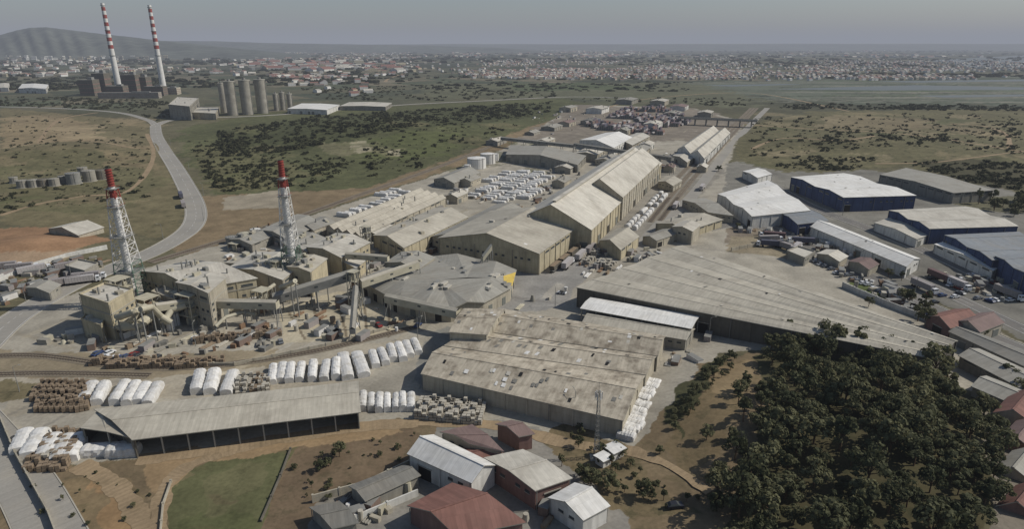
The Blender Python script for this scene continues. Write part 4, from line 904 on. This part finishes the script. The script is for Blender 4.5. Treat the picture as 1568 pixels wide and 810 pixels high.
for s in range(4):
    V,Fq,_=tree_arrays(20+s,3.0,4.5,7,14,1.35); V[:,2]-=1.2; b1.append((V,Fq))
mass('scrub_woodland',[([(330,205),(480,180),(700,165),(850,155),(840,172),(700,195),(560,215),(420,235),(340,240)],3300,.4,1.6),([(285,215),(420,225),(560,250),(480,285),(330,295)],900,.2,1.0),([(560,220),(860,165),(760,210),(640,258),(560,275)],900,.2,1.1),
  ([(1150,180),(1560,172),(1568,240),(1400,232),(1150,240)],900,.2,1.1),([(1180,240),(1350,245),(1300,262),(1190,258)],200,.4,1.0),([(1380,250),(1568,250),(1590,300),(1480,280)],320,.5,1.3),([(1180,158),(1568,162),(1568,170),(1200,167)],400,.8,1.6),
  ([(0,170),(220,190),(240,300),(0,330)],600,.15,.8),([(180,165),(260,155),(300,175),(240,185)],90,.8,1.5),([(0,148),(200,150),(300,160),(150,168),(0,162)],300,.8,1.6),([(450,135),(640,130),(860,135),(850,150),(620,155),(500,152)],420,.8,1.6),([(860,150),(1150,150),(1150,165),(1060,160),(880,158)],140,.6,1.3)],b1,5)
b2=[]
for s in range(4):
    V,Fq,_=tree_arrays(40+s,14,9,9,8,6.5); V[:,2]-=3; b2.append((V,Fq))
mass('distant_trees',[([(0,78),(1568,74),(1568,92),(0,100)],1900,.6,1.9),([(0,96),(640,92),(640,128),(0,140)],900,.4,1.2),([(600,108),(1568,112),(1568,118),(620,124)],360,.3,.8),([(900,90),(1568,90),(1568,104),(900,100)],350,.5,1.3),([(1260,112),(1568,112),(1568,118),(1300,120)],200,.4,.9),([(640,125),(1060,125),(1060,140),(640,140)],170,.25,.7)],b2,9)
# ---------------------------------------------------------------- sky, haze, sun, camera
SUN_AZ=math.radians(84); SUN_EL=math.radians(42)   # azimuth from +Y towards +X
w=bpy.data.worlds.new('World'); bpy.context.scene.world=w; w.use_nodes=True; nt=w.node_tree
sky=nt.nodes.new('ShaderNodeTexSky'); sky.sky_type='NISHITA'; sky.sun_disc=False; sky.sun_elevation=SUN_EL; sky.sun_rotation=SUN_AZ
sky.air_density=1.0; sky.dust_density=1.2; sky.ozone_density=2.5; sky.altitude=50
bg=nt.nodes['Background']; bg.inputs['Strength'].default_value=.08; nt.links.new(sky.outputs[0],bg.inputs['Color'])
sd=bpy.data.lights.new('sun','SUN'); sd.energy=3.9; sd.angle=math.radians(.5); sd.color=(1,.955,.89); so=bpy.data.objects.new('sun',sd); bpy.context.scene.collection.objects.link(so)
dirv=Vector((math.sin(SUN_AZ)*math.cos(SUN_EL),math.cos(SUN_AZ)*math.cos(SUN_EL),math.sin(SUN_EL))); so.rotation_euler=dirv.to_track_quat('Z','Y').to_euler(); so.location=(0,0,300)
hm=bpy.data.materials.new('atmospheric_haze'); hm.use_nodes=True; n=hm.node_tree; n.nodes.remove(n.nodes['Principled BSDF'])
ab=n.nodes.new('ShaderNodeVolumeAbsorption'); ab.inputs['Color'].default_value=(0,0,0,1); dens=1/12000; ab.inputs['Density'].default_value=dens
em=n.nodes.new('ShaderNodeEmission'); em.inputs['Color'].default_value=(.275,.295,.345,1); em.inputs['Strength'].default_value=dens  # haze glows by its own emission, standing in for scattered daylight
ad=n.nodes.new('ShaderNodeAddShader'); n.links.new(ab.outputs[0],ad.inputs[0]); n.links.new(em.outputs[0],ad.inputs[1]); n.links.new(ad.outputs[0],n.nodes['Material Output'].inputs['Volume'])
hb=MB(); M['haze']=hm; hb.obox((0,0,-50),(1,0),160000,160000,650,'haze'); hb.obj('emissive_haze_box')
cd=bpy.data.cameras.new('camera'); cam=bpy.data.objects.new('camera',cd); bpy.context.scene.collection.objects.link(cam)
cd.sensor_width=36; cd.lens=36*F/1568; cd.clip_start=1; cd.clip_end=300000; cam.location=(0,0,H); cam.rotation_euler=(math.pi/2-PT,0,0)
bpy.context.scene.camera=cam
sc=bpy.context.scene; sc.view_settings.view_transform='Standard'; sc.view_settings.look='None'; sc.view_settings.exposure=0
